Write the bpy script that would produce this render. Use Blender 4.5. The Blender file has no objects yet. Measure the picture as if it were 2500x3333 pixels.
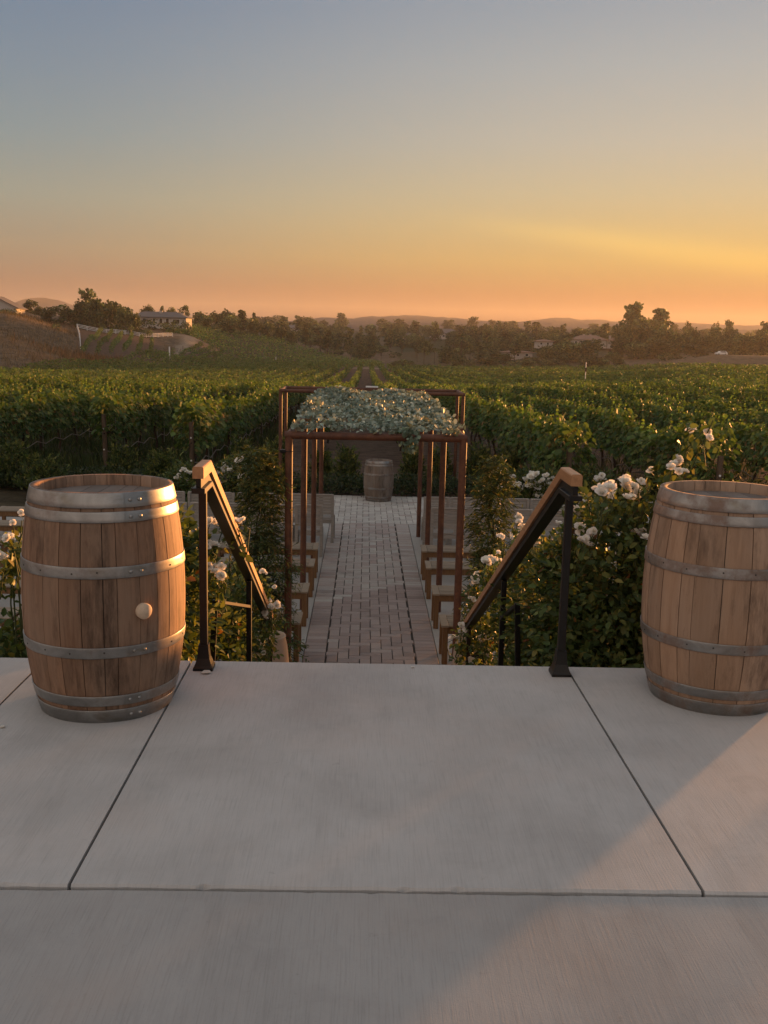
import bpy, bmesh, math, random
import numpy as np
from math import pi, sin, cos, tan, radians, degrees, sqrt, atan2, exp
from mathutils import Vector, Matrix
S = bpy.context.scene
COL = S.collection
RNG = np.random.default_rng(7)
random.seed(7)

# ------------------------------------------------------------------ linking
def tag(o, label=None, cat=None, group=None, kind=None):
    if label: o['label'] = label
    if cat: o['category'] = cat
    if group: o['group'] = group
    if kind: o['kind'] = kind
    return o

def empty(name, loc=(0, 0, 0), rz=0.0, label=None, cat=None, group=None):
    o = bpy.data.objects.new(name, None)
    COL.objects.link(o)
    o.location = loc
    o.rotation_euler = (0, 0, rz)
    o.empty_display_size = .1
    return tag(o, label, cat, group)

def link(name, me, parent=None, loc=(0, 0, 0), rz=0.0, scale=None):
    o = bpy.data.objects.new(name, me)
    COL.objects.link(o)
    o.location = loc
    o.rotation_euler = (0, 0, rz)
    if scale is not None: o.scale = scale
    if parent: o.parent = parent
    return o

def copy_tree(o, parent=None):
    c = o.copy()
    COL.objects.link(c)
    c.parent = parent
    for ch in list(o.children):
        copy_tree(ch, c)
    return c

# ------------------------------------------------------------------ mesh builder
class MB:
    def __init__(s):
        s.v, s.f, s.mi, s.sm, s.t = [], [], [], [], []
    def add(s, vs, fs, mi=0, smooth=False, tint=1.0):
        b = len(s.v)
        s.v += [tuple(p) for p in vs]
        for f in fs:
            s.f.append(tuple(b + i for i in f)); s.mi.append(mi); s.sm.append(smooth); s.t.append(tint)
        return s
    def box(s, c, size, bev=.003, rot=None, mi=0, tint=1.0):
        hx, hy, hz = size[0] / 2, size[1] / 2, size[2] / 2
        b = min(bev, hx * .45, hy * .45, hz * .45)
        vs, idx = [], {}
        for sx in (-1, 1):
            for sy in (-1, 1):
                for sz in (-1, 1):
                    idx[sx, sy, sz] = len(vs)
                    vs += [(sx * hx, sy * (hy - b), sz * (hz - b)), (sx * (hx - b), sy * hy, sz * (hz - b)), (sx * (hx - b), sy * (hy - b), sz * hz)]
        fs = []
        for ax in range(3):
            o1, o2 = [a for a in range(3) if a != ax]
            for sg in (-1, 1):
                q = []
                for a, bb in ((-1, -1), (1, -1), (1, 1), (-1, 1)):
                    k = [0, 0, 0]; k[ax] = sg; k[o1] = a; k[o2] = bb
                    q.append(idx[tuple(k)] + ax)
                fs.append(q)
            for a in (-1, 1):
                for bb in (-1, 1):
                    k0 = [0, 0, 0]; k0[o1] = a; k0[o2] = bb; k0[ax] = -1
                    k1 = list(k0); k1[ax] = 1
                    i0, i1 = idx[tuple(k0)], idx[tuple(k1)]
                    fs.append([i0 + o1, i1 + o1, i1 + o2, i0 + o2])
        for k, i in idx.items():
            fs.append([i, i + 1, i + 2])
        P = [Vector(p) for p in vs]
        if rot is not None: P = [rot @ p for p in P]
        cv = Vector(c)
        P = [p + cv for p in P]
        # consistent outward winding
        out = []
        for f in fs:
            n = (P[f[1]] - P[f[0]]).cross(P[f[2]] - P[f[0]])
            m = sum((P[i] for i in f), Vector()) / len(f) - cv
            out.append(f if n.dot(m) >= 0 else f[::-1])
        return s.add(P, out, mi, False, tint)
    def bar(s, a, b, w, h, up=(0, 0, 1), bev=.003, mi=0, tint=1.0):
        a, b = Vector(a), Vector(b)
        y = (b - a); L = y.length; y.normalize()
        x = y.cross(Vector(up)); x.normalize(); z = x.cross(y)
        R = Matrix((x, y, z)).transposed()
        return s.box((a + b) / 2, (w, L, h), bev, R, mi, tint)
    def tube(s, pts, r, n=8, mi=0, smooth=True, tint=1.0, cap=True):
        pts = [Vector(p) for p in pts]
        rs = r if isinstance(r, (list, tuple)) else [r] * len(pts)
        vs = []
        t0 = (pts[1] - pts[0]).normalized()
        ref = Vector((0, 0, 1)) if abs(t0.z) < .9 else Vector((1, 0, 0))
        for i, p in enumerate(pts):
            t = (pts[min(i + 1, len(pts) - 1)] - pts[max(i - 1, 0)]).normalized()
            x = t.cross(ref)
            if x.length < 1e-4: x = t.cross(Vector((0, 1, 0)))
            x.normalize(); y = x.cross(t)
            for k in range(n):
                a = 2 * pi * k / n
                vs.append(p + (x * cos(a) + y * sin(a)) * rs[i])
        fs = []
        for i in range(len(pts) - 1):
            for k in range(n):
                k2 = (k + 1) % n
                fs.append((i * n + k, i * n + k2, (i + 1) * n + k2, (i + 1) * n + k))
        s.add(vs, fs, mi, smooth, tint)
        if cap:
            m = (len(pts) - 1) * n
            s.add(vs[:n], [tuple(range(n))[::-1]], mi, False, tint); s.add(vs[m:], [tuple(range(n))], mi, False, tint)
        return s
    def lathe(s, prof, n=32, c=(0, 0, 0), mi=0, smooth=True, tint=1.0, a0=0.0, a1=2 * pi):
        full = abs(a1 - a0 - 2 * pi) < 1e-6
        m = n if full else n + 1
        vs, fs = [], []
        for r, z in prof:
            for k in range(m):
                a = a0 + (a1 - a0) * k / n
                vs.append((c[0] + r * cos(a), c[1] + r * sin(a), c[2] + z))
        for i in range(len(prof) - 1):
            for k in range(n):
                k2 = (k + 1) % m
                fs.append((i * m + k, i * m + k2, (i + 1) * m + k2, (i + 1) * m + k))
        return s.add(vs, fs, mi, smooth, tint)
    def mesh(s, name, mats):
        me = bpy.data.meshes.new(name)
        me.from_pydata(s.v, [], s.f)
        for m in (mats if isinstance(mats, (list, tuple)) else [mats]): me.materials.append(m)
        me.polygons.foreach_set('material_index', s.mi)
        me.polygons.foreach_set('use_smooth', s.sm)
        at = me.attributes.new('tint', 'FLOAT', 'FACE')
        at.data.foreach_set('value', s.t)
        me.update()
        return me
    def build(s, name, mats, parent=None, loc=(0, 0, 0), rz=0.0):
        return link(name, s.mesh(name, mats), parent, loc, rz)

# ------------------------------------------------------------------ leaves (numpy)
LEAF = {  # x across, y along, z up; midrib fold
    'oval':  np.array([(0, 0, 0), (-.30, .30, .06), (-.24, .72, .05), (0, 1, -.08), (.24, .72, .05), (.30, .30, .06)]),
    'round': np.array([(0, 0, 0), (-.46, .28, .07), (-.40, .80, .05), (0, 1, -.02), (.40, .80, .05), (.46, .28, .07)]),
    'grape': np.array([(0, .05, 0), (-.58, .18, -.10), (-.44, .68, .02), (0, 1, -.16), (.44, .68, .02), (.58, .18, -.10)]),
    'slim':  np.array([(0, 0, 0), (-.13, .30, .03), (-.10, .70, .02), (0, 1, -.10), (.10, .70, .02), (.13, .30, .03)]),
    'petal': np.array([(0, 0, 0), (-.42, .45, .08), (-.40, .95, .20), (0, 1.05, .12), (.40, .95, .20), (.42, .45, .08)]),
    'blade': np.array([(-.03, 0, 0), (-.035, .3, 0), (-.02, .7, .05), (0, 1, .14), (.02, .7, .05), (.035, .3, 0)]),
}
LF = np.array([(0, 3, 2, 1), (0, 5, 4, 3)])

def unit(a):
    return a / np.maximum(np.linalg.norm(a, axis=-1, keepdims=True), 1e-9)

def leaf_arrays(P, D, N, L, shape):
    """P base points, D direction of the leaf, N rough upper normal, L lengths"""
    D = unit(D); X = unit(np.cross(D, N)); Z = np.cross(X, D)
    B = LEAF[shape]
    V = P[:, None, :] + L[:, None, None] * (B[None, :, 0:1] * X[:, None, :] + B[None, :, 1:2] * D[:, None, :] + B[None, :, 2:3] * Z[:, None, :])
    return V.reshape(-1, 3)

class LM:
    """collects leaves (and plain faces) into one mesh"""
    def __init__(s): s.V, s.C, s.M = [], [], []; s.n = 0
    def leaves(s, P, D, N, L, shape, col, mi=0):
        P = np.asarray(P, float)
        if len(P) == 0: return s
        n = len(P)
        s.V.append(leaf_arrays(P, np.asarray(D, float), np.asarray(N, float), np.broadcast_to(np.asarray(L, float), (n,)), shape))
        s.C.append(np.broadcast_to(np.asarray(col, float), (n, 3)))
        s.M.append(np.full(n, mi))
        s.n += n
        return s
    def mesh(s, name, mats, extra=None):
        V = np.concatenate(s.V); C = np.concatenate(s.C); M = np.concatenate(s.M)
        n = s.n
        F = (LF[None] + (np.arange(n) * 6)[:, None, None]).reshape(-1, 4)
        FC = np.repeat(C, 2, axis=0); FM = np.repeat(M, 2)
        if extra is not None:   # (verts, quads, colour, material index)
            for ev, ef, ec, em in extra:
                F = np.concatenate([F, ef + len(V)]); V = np.concatenate([V, ev])
                FC = np.concatenate([FC, np.broadcast_to(ec, (len(ef), 3))]); FM = np.concatenate([FM, np.full(len(ef), em)])
        me = bpy.data.meshes.new(name)
        nf = len(F)
        me.vertices.add(len(V)); me.vertices.foreach_set('co', V.astype(np.float32).ravel())
        me.loops.add(nf * 4); me.loops.foreach_set('vertex_index', F.astype(np.int32).ravel())
        me.polygons.add(nf); me.polygons.foreach_set('loop_start', (np.arange(nf) * 4).astype(np.int32))
        me.polygons.foreach_set('loop_total', np.full(nf, 4, np.int32))
        for m in (mats if isinstance(mats, (list, tuple)) else [mats]): me.materials.append(m)
        me.polygons.foreach_set('material_index', FM.astype(np.int32))
        at = me.attributes.new('col', 'FLOAT_COLOR', 'FACE')
        at.data.foreach_set('color', np.concatenate([FC, np.ones((nf, 1))], 1).astype(np.float32).ravel())
        me.update(calc_edges=True); me.validate()
        return me

def rnd(n, s=1.0): return RNG.normal(size=(n, 3)) * s
def rdir(n): return unit(RNG.normal(size=(n, 3)))
def mixcol(n, cols, w, jit=.18):
    cols = np.array(cols, float); w = np.array(w, float) / sum(w)
    c = cols[RNG.choice(len(cols), n, p=w)]
    return c * np.exp(RNG.normal(size=(n, 1)) * jit)

def prisms(A, B, ra, rb):
    """square tubes from points A to B as (verts, quads)"""
    A = np.asarray(A, float); B = np.asarray(B, float); n = len(A)
    T = unit(B - A); X = unit(np.cross(T, np.array([.3, .8, .52]))); Y = np.cross(T, X)
    V = []
    for P, r in ((A, ra), (B, rb)):
        r = np.broadcast_to(np.asarray(r, float), (n,))[:, None]
        for sx, sy in ((1, 1), (-1, 1), (-1, -1), (1, -1)): V.append(P + (X * sx + Y * sy) * r * .75)
    V = np.stack(V, 1).reshape(-1, 3)
    q = np.array([(0, 1, 5, 4), (1, 2, 6, 5), (2, 3, 7, 6), (3, 0, 4, 7)])
    return V, (q[None] + (np.arange(n) * 8)[:, None, None]).reshape(-1, 4)

# ------------------------------------------------------------------ materials
class NT:
    def __init__(s, name):
        s.m = bpy.data.materials.new(name); s.m.use_nodes = True
        s.t = s.m.node_tree; s.n = s.t.nodes; s.l = s.t.links
        s.b = s.n['Principled BSDF']; s.out = s.n['Material Output']
    def new(s, t, **kw):
        x = s.n.new(t)
        for k, v in kw.items(): setattr(x, k, v)
        return x
    def set(s, sock, v):
        if isinstance(v, bpy.types.NodeSocket): s.l.new(v, sock)
        elif v is not None:
            try: sock.default_value = v
            except Exception: sock.default_value = tuple(v) + (1,)
    def coord(s, scale=(1, 1, 1), kind='Object', rot=(0, 0, 0), loc=(0, 0, 0)):
        tc = s.new('ShaderNodeTexCoord'); mp = s.new('ShaderNodeMapping')
        mp.inputs['Scale'].default_value = scale; mp.inputs['Rotation'].default_value = rot; mp.inputs['Location'].default_value = loc
        s.l.new(tc.outputs[kind], mp.inputs['Vector']); return mp.outputs[0]
    def noise(s, vec, scale=5, detail=4, rough=.6, dist=0):
        x = s.new('ShaderNodeTexNoise'); s.set(x.inputs['Vector'], vec)
        x.inputs['Scale'].default_value = scale; x.inputs['Detail'].default_value = detail
        x.inputs['Roughness'].default_value = rough; x.inputs['Distortion'].default_value = dist
        return x.outputs['Fac']
    def ramp(s, fac, stops, interp='LINEAR'):
        x = s.new('ShaderNodeValToRGB'); x.color_ramp.interpolation = interp
        e = x.color_ramp.elements
        while len(e) < len(stops): e.new(.5)
        for i, (p, c) in enumerate(stops):
            e[i].position = p; e[i].color = (c[0], c[1], c[2], 1) if hasattr(c, '__len__') else (c, c, c, 1)
        s.set(x.inputs['Fac'], fac); return x.outputs['Color']
    def mix(s, a, b, fac=.5, mode='MIX'):
        x = s.new('ShaderNodeMix', data_type='RGBA', blend_type=mode)
        s.set(x.inputs['Factor'], fac); s.set(x.inputs['A'], a); s.set(x.inputs['B'], b)
        return x.outputs['Result']
    def math(s, op, a, b=None, c=None):
        x = s.new('ShaderNodeMath', operation=op)
        s.set(x.inputs[0], a)
        if b is not None: s.set(x.inputs[1], b)
        if c is not None: s.set(x.inputs[2], c)
        return x.outputs[0]
    def attr(s, name, out='Color'):
        x = s.new('ShaderNodeAttribute', attribute_name=name); return x.outputs[out]
    def scale(s, colour, fac):
        x = s.new('ShaderNodeVectorMath', operation='SCALE'); s.set(x.inputs[0], colour); s.set(x.inputs['Scale'], fac); return x.outputs[0]
    def bump(s, h, strength=.3, dist=.01):
        x = s.new('ShaderNodeBump'); x.inputs['Strength'].default_value = strength; x.inputs['Distance'].default_value = dist
        s.set(x.inputs['Height'], h); s.l.new(x.outputs[0], s.b.inputs['Normal'])
    def fin(s, col=None, rough=None, metal=None, spec=None):
        if col is not None: s.set(s.b.inputs['Base Color'], col)
        if rough is not None: s.set(s.b.inputs['Roughness'], rough)
        if metal is not None: s.set(s.b.inputs['Metallic'], metal)
        if spec is not None: s.set(s.b.inputs['Specular IOR Level'], spec)
        return s.m

def leaf_mat(name, transl=.35, rough=.5, spec=.3, objvar=.0, tcol=(1.25, 1.15, .45)):
    k = NT(name)
    c = k.attr('col')
    if objvar:
        oi = k.new('ShaderNodeObjectInfo')
        c = k.scale(c, k.math('MULTIPLY_ADD', oi.outputs['Random'], objvar, 1 - objvar / 2))
    k.fin(c, rough, 0, spec)
    tr = k.new('ShaderNodeBsdfTranslucent')
    k.set(tr.inputs['Color'], k.mix(c, tcol, 1.0, 'MULTIPLY'))
    mx = k.new('ShaderNodeMixShader'); mx.inputs[0].default_value = transl
    k.l.new(k.b.outputs[0], mx.inputs[1]); k.l.new(tr.outputs[0], mx.inputs[2])
    k.l.new(mx.outputs[0], k.out.inputs['Surface'])
    return k.m

def wood_mat(name, dark, light, grey=None, grain=(60, 60, 3), rough=.75, scale=1.0, tintamt=1.0, bump=.25, spec=.25, stain=None):
    k = NT(name)
    v = k.coord(tuple(g * scale for g in grain))
    n1 = k.noise(v, 1, 6, .65, .4)
    n2 = k.noise(k.coord((3, 3, 1.2)), 1.5, 4, .6)
    c = k.ramp(n1, [(.25, dark), (.5, [(a + b) / 2 for a, b in zip(dark, light)]), (.78, light)])
    if grey: c = k.mix(c, grey, k.ramp(n2, [(.38, 0), (.66, .85)]))
    if stain: c = k.mix(c, stain, k.ramp(k.noise(k.coord((9, 9, 1.6)), 1, 6, .75), [(.50, 0), (.70, .85)]))
    c = k.scale(c, k.attr('tint', 'Fac'))
    k.bump(n1, bump, .004)
    return k.fin(c, rough, 0, spec)

M = {}
M['vine_leaf'] = leaf_mat('vine_leaf', .30, .6, .14, .35, (.95, 1.1, .42))
M['rose_leaf'] = leaf_mat('rose_leaf', .30, .5, .22)
M['shrub_leaf'] = leaf_mat('shrub_leaf', .3, .5, .3)
M['tree_leaf'] = leaf_mat('tree_leaf', .25, .6, .2, .7)
M['euc_leaf'] = leaf_mat('eucalyptus_leaf', .12, .55, .35, 0, (1, 1.05, .85))
M['petal'] = leaf_mat('rose_petal', .35, .6, .2, .10, (1.0, .96, .90))
M['grass'] = leaf_mat('grass_blade', .25, .6, .2)

def concrete():
    k = NT('broomed_concrete')
    broom = k.noise(k.coord((190, 5.5, 3), loc=(3, 1, 0)), 1, 3, .6)
    blot = k.noise(k.coord((1, 1, 1)), 1.3, 6, .62, .3)
    fine = k.noise(k.coord((1, 1, 1)), 160, 3, .7)
    drip = k.noise(k.coord((7, .55, 1), loc=(5, 0, 0)), 1, 5, .65)
    c = k.ramp(blot, [(.30, (.385, .364, .348)), (.5, (.455, .434, .416)), (.70, (.51, .49, .472))])
    c = k.mix(c, (.28, .262, .245, 1), k.ramp(drip, [(.55, 0), (.8, .35)]))
    c = k.mix(c, (.20, .19, .18, 1), k.ramp(broom, [(.50, 0), (.78, .30)]))
    c = k.mix(c, (.60, .575, .55, 1), k.ramp(broom, [(.22, .22), (.42, 0)]))
    c = k.mix(c, (.16, .15, .14, 1), k.ramp(k.noise(k.coord((1, 1, 1)), 9, 6, .75), [(.64, 0), (.74, .45)]))
    c = k.mix(c, (.15, .14, .13, 1), k.ramp(fine, [(.62, 0), (.8, .4)]))
    grit = k.noise(k.coord((1, 1, 1), loc=(7, 2, 0)), 300, 2, .6)
    c = k.mix(c, (.10, .09, .08, 1), k.ramp(grit, [(.70, 0), (.74, .6)]))
    c = k.mix(c, (.52, .42, .36, 1), k.ramp(k.noise(k.coord((1, 1, 1), loc=(1, 9, 0)), .9, 5, .65), [(.5, 0), (.68, .28)]))
    c = k.mix(c, (.27, .255, .245, 1), k.ramp(k.noise(k.coord((1, 1, 1), loc=(4, 4, 0)), 4.5, 7, .72, .4), [(.53, 0), (.72, .22)]))
    c = k.mix(c, (.60, .585, .57, 1), k.ramp(k.noise(k.coord((1, .5, 1), loc=(8, 1, 0)), 3.2, 6, .7), [(.56, 0), (.74, .16)]))
    c = k.scale(c, k.attr('tint', 'Fac'))
    h = k.mix(broom, fine, .45)
    k.bump(h, .35, .003)
    return k.fin(c, .82, 0, .25)
M['concrete'] = concrete()

def slab():
    k = NT('smooth_slab')
    b = k.noise(k.coord((1, 1, 1)), 1.1, 6, .6)
    c = k.ramp(b, [(.3, (.30, .285, .26)), (.7, (.40, .38, .35))])
    c = k.mix(c, (.16, .15, .14, 1), k.ramp(k.noise(k.coord((1, 1, 1)), 60, 4, .7), [(.6, 0), (.78, .35)]))
    k.bump(k.noise(k.coord(), 90, 3), .2, .003)
    return k.fin(c, .85, 0, .2)
M['slab'] = slab()

def paver():
    k = NT('paver')
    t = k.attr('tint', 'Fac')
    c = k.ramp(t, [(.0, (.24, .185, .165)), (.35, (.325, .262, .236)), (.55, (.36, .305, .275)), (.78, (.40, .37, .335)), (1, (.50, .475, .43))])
    n = k.noise(k.coord(), 70, 4, .7)
    c = k.mix(c, (.09, .08, .075, 1), k.ramp(n, [(.55, 0), (.8, .5)]))
    c = k.mix(c, (.10, .09, .085, 1), k.ramp(k.noise(k.coord(), 2.2, 5), [(.55, 0), (.75, .45)]))
    k.bump(n, .35, .004)
    return k.fin(c, .85, 0, .25)
M['paver'] = paver()

def plain(name, col, rough=.6, metal=0, spec=.4, var=.25, sc=12, bump=0):
    k = NT(name)
    n = k.noise(k.coord(), sc, 5, .6)
    c = k.mix(tuple(a * (1 - var) for a in col) + (1,), tuple(min(1, a * (1 + var)) for a in col) + (1,), n)
    c = k.scale(c, k.attr('tint', 'Fac'))
    if bump: k.bump(n, bump, .004)
    return k.fin(c, rough, metal, spec)

M['joint'] = plain('joint_sand', (.075, .066, .058), .95, 0, .1)
M['soil'] = plain('garden_soil', (.055, .038, .026), .95, 0, .1, .5, 20, .6)
M['black_metal'] = plain('black_powder_coat', (.008, .007, .0065), .42, .0, .32, .2)
M['white_paint'] = plain('white_paint', (.72, .72, .70), .6, 0, .3, .08)
M['dark_glass'] = plain('dark_glass', (.02, .022, .025), .12, 0, .6, .1)
M['hose'] = plain('drip_hose', (.19, .16, .13), .7, 0, .3)
M['wire'] = plain('trellis_wire', (.25, .24, .22), .5, .8, .4)
M['bark'] = plain('vine_bark', (.045, .032, .024), .95, 0, .1, .5, 30, .6)
M['stem'] = plain('green_cane', (.06, .075, .03), .7, 0, .2, .4, 30)
M['tree_bark'] = plain('tree_bark', (.07, .055, .045), .95, 0, .1, .4, 3)
M['house_wall'] = plain('stucco', (.42, .39, .36), .9, 0, .1, .06, 2)
M['roof_grey'] = plain('grey_shingle', (.13, .125, .125), .9, 0, .1, .25, 3)
M['roof_tile'] = plain('clay_tile', (.25, .16, .12), .9, 0, .1, .25, 3)
M['post_wood'] = plain('old_post', (.12, .085, .06), .9, 0, .1, .4, 25, .5)
M['rubber'] = plain('tyre', (.02, .02, .02), .8, 0, .2)
M['ceramic'] = plain('stone_pot', (.36, .27, .20), .8, 0, .2, .22, 9, .3)
M['cream'] = plain('cream_bung', (.56, .42, .30), .7, 0, .2, .22, 60)

def rust():
    k = NT('corten_rust')
    n = k.noise(k.coord(), 9, 8, .7, .3); f = k.noise(k.coord((1, 1, .5)), 60, 4, .7)
    c = k.ramp(n, [(.25, (.052, .021, .012)), (.5, (.105, .040, .021)), (.75, (.17, .07, .034))])
    c = k.mix(c, (.05, .022, .014, 1), k.ramp(f, [(.5, 0), (.75, .6)]))
    k.bump(f, .35, .003)
    return k.fin(c, .62, .0, .4)
M['rust'] = rust()

def steel(name, rustamt):
    k = NT(name)
    b = k.noise(k.coord((3, 3, 60)), 1.5, 4, .6)
    p = k.noise(k.coord((6, 6, 9)), 1, 5, .65, .6)
    c = k.ramp(p, [(.3, (.21, .205, .195)), (.5, (.295, .288, .275)), (.72, (.39, .385, .37))])
    c = k.mix(c, (.19, .16, .11, 1), k.ramp(k.noise(k.coord((10, 10, 22)), 1, 5), [(.58, 0), (.72, .5)]))
    r = k.ramp(k.noise(k.coord((5, 5, 4), loc=(2, 3, 1)), 1, 6, .7), [(.60 - .22 * rustamt, 0), (.74 - .2 * rustamt, .9 * rustamt)])
    c = k.mix(c, (.15, .065, .028, 1), r)
    met = k.math('MULTIPLY_ADD', r, -.8, .92)
    ro = k.math('MULTIPLY_ADD', b, .26, .28)
    ro = k.math('MULTIPLY_ADD', r, .35, ro)
    c = k.scale(c, k.attr('tint', 'Fac'))
    k.bump(p, .12, .004)
    return k.fin(c, ro, met, .5)
M['steel'] = steel('galvanised_hoop', .45)
M['steel_rusty'] = steel('rusty_hoop', .75)
M['stave'] = wood_mat('oak_stave', (.105, .056, .033), (.35, .20, .122), (.27, .18, .125), (55, 55, 2.4), .72, 1, 1, .35, .25, (.040, .022, .014))
M['stave_pale'] = wood_mat('pale_oak_stave', (.25, .15, .092), (.41, .262, .17), (.36, .25, .178), (45, 45, 2.0), .72, 1, 1, .3, .25, (.10, .062, .042))
M['stave_old'] = wood_mat('weathered_stave', (.11, .075, .052), (.235, .18, .14), (.21, .185, .165), (50, 50, 3), .8, 1, 1, .3, .2, (.05, .035, .025))
M['head'] = wood_mat('barrel_head', (.115, .088, .072), (.225, .18, .15), (.20, .175, .16), (4, 60, 60), .8, 1, 1, .3)
M['teak'] = wood_mat('teak_leg', (.115, .058, .026), (.25, .135, .062), None, (50, 50, 4), .65, 1, 1, .2)
M['teak_top'] = wood_mat('teak_weathered', (.20, .155, .11), (.33, .265, .195), None, (4, 60, 60), .75, 1, 1, .25)
M['grey_wood'] = wood_mat('grey_wood', (.235, .21, .185), (.37, .335, .30), None, (4, 60, 60), .8, 1, 1, .25)
M['rail_wood'] = wood_mat('handrail_wood', (.27, .125, .055), (.46, .245, .115), None, (60, 4, 60), .42, 1, 1, .15, .4)

def ground_mat():
    k = NT('terrain_ground')
    z = k.attr('zone')
    sp = k.new('ShaderNodeSeparateColor'); k.l.new(z, sp.inputs[0])
    n = k.noise(k.coord(kind='Object'), 1.7, 8, .7); big = k.noise(k.coord(kind='Object'), .06, 6, .6); hi = k.noise(k.coord(kind='Object'), .5, 8, .75, .5)
    clod = k.noise(k.coord(kind='Object'), 6, 6, .7)
    soil = k.ramp(n, [(.3, (.062, .043, .032)), (.55, (.125, .086, .064)), (.78, (.19, .135, .10))])
    soil = k.mix(soil, (.16, .115, .075, 1), k.ramp(clod, [(.58, 0), (.75, .6)]))
    dry = k.ramp(hi, [(.3, (.050, .036, .024)), (.48, (.115, .084, .054)), (.66, (.215, .160, .100))])
    dry = k.mix(dry, (.16, .09, .045, 1), k.ramp(big, [(.5, 0), (.68, .5)]))
    grn = k.ramp(n, [(.3, (.018, .025, .010)), (.7, (.050, .060, .024))])
    road = k.ramp(hi, [(.3, (.21, .165, .12)), (.7, (.30, .245, .18))])
    c = k.mix(soil, dry, sp.outputs[0]); c = k.mix(c, grn, sp.outputs[1]); c = k.mix(c, road, sp.outputs[2])
    c = k.mix(c, (.03, .02, .015, 1), k.ramp(k.noise(k.coord(kind='Object', loc=(3, 1, 0)), 3.1, 7, .75), [(.52, 0), (.66, .7)]))
    k.bump(clod, 1.0, .12)
    return k.fin(c, .95, 0, .1)
M['ground'] = ground_mat()
M['far_hill'] = plain('far_hill', (.045, .042, .045), .95, 0, .05, .3, .01)

# ------------------------------------------------------------------ terrain heights
TY = np.array([22, 45, 107, 150, 200, 260, 330, 400, 500, 700, 1000, 1500, 3400], float)
TU = np.array([-.6, -.357, -.254, -.18, -.12, 0, .12, .22, .36, .6])
TZ = np.array([[-1.99] * 10,
 [-2.5, -2.5, -2.5, -2.5, -2.5, -2.5, -2.45, -2.35, -2.3, -2.3],
 [-4.3, -4.5, -4.6, -4.6, -4.6, -4.6, -4.4, -3.8, -3.0, -3.0],
 [-5, -5.2, -5.4, -5.4, -5.4, -5.4, -5.0, -4.2, -3.0, -2.8],
 [0, 0, -5.6, -5.9, -6, -6, -5.6, -5.0, -3.8, -3],
 [6, 6.2, -.5, -5.0, -6.5, -6.6, -6.5, -5.5, -3.4, -2],
 [9, 9, 4.8, 2.4, -6.0, -7.3, -7.3, -6, -.5, 0],
 [10, 10, 7, 6, 2.2, -6.5, -8.5, -7, -1, 0],
 [10, 10, 7, 6, 2.5, -4, -3, 1.6, 0, 0],
 [9, 9, 8, 6, 4, 3, 3, 3, 3, 3],
 [8, 8, 9, 11, 12, 12, 12, 11, 9, 8],
 [6, 6, 8, 12, 14, 14, 14, 13, 11, 9],
 [5] * 10], float)
def gz(X, Y):
    X = np.asarray(X, float); Y = np.asarray(Y, float)
    u = np.clip(X / np.maximum(Y, 30), TU[0], TU[-1]); y = np.clip(Y, TY[0], TY[-1])
    iy = np.clip(np.searchsorted(TY, y) - 1, 0, len(TY) - 2); iu = np.clip(np.searchsorted(TU, u) - 1, 0, len(TU) - 2)
    ty = (y - TY[iy]) / np.diff(TY)[iy]; tu = (u - TU[iu]) / np.diff(TU)[iu]
    sm = lambda t: t * t * (3 - 2 * t) * .6 + t * .4
    ty, tu = sm(ty), sm(tu)
    a = TZ[iy, iu] * (1 - tu) + TZ[iy, iu + 1] * tu; b = TZ[iy + 1, iu] * (1 - tu) + TZ[iy + 1, iu + 1] * tu
    z = a * (1 - ty) + b * ty
    w = np.clip((Y - 140) / 60, 0, 1)
    z = z + w * (.35 * np.sin(X * .11 + Y * .07) * np.sin(Y * .09 - X * .04) + .22 * np.sin(X * .31 + 1.3) * np.sin(Y * .27))
    return z
def g1(x, y): return float(gz(x, y))

def sstep(a, b, x): return np.clip((x - a) / (b - a), 0, 1) ** 2 * (3 - 2 * np.clip((x - a) / (b - a), 0, 1))
FIELD_L = lambda Y: np.interp(Y, [22, 120, 150, 200, 260, 330], [-70, -52, -50, -46, -52, -58])   # left edge of the vineyard
def in_field(X, Y):
    """inside the vine field below the terrace"""
    far = np.interp(X / Y, [-.5, -.357, -.254, -.16, -.05, .05, .15, .25, .36, .5], [135, 150, 205, 305, 322, 318, 300, 270, 240, 230])
    return Y < far

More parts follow.
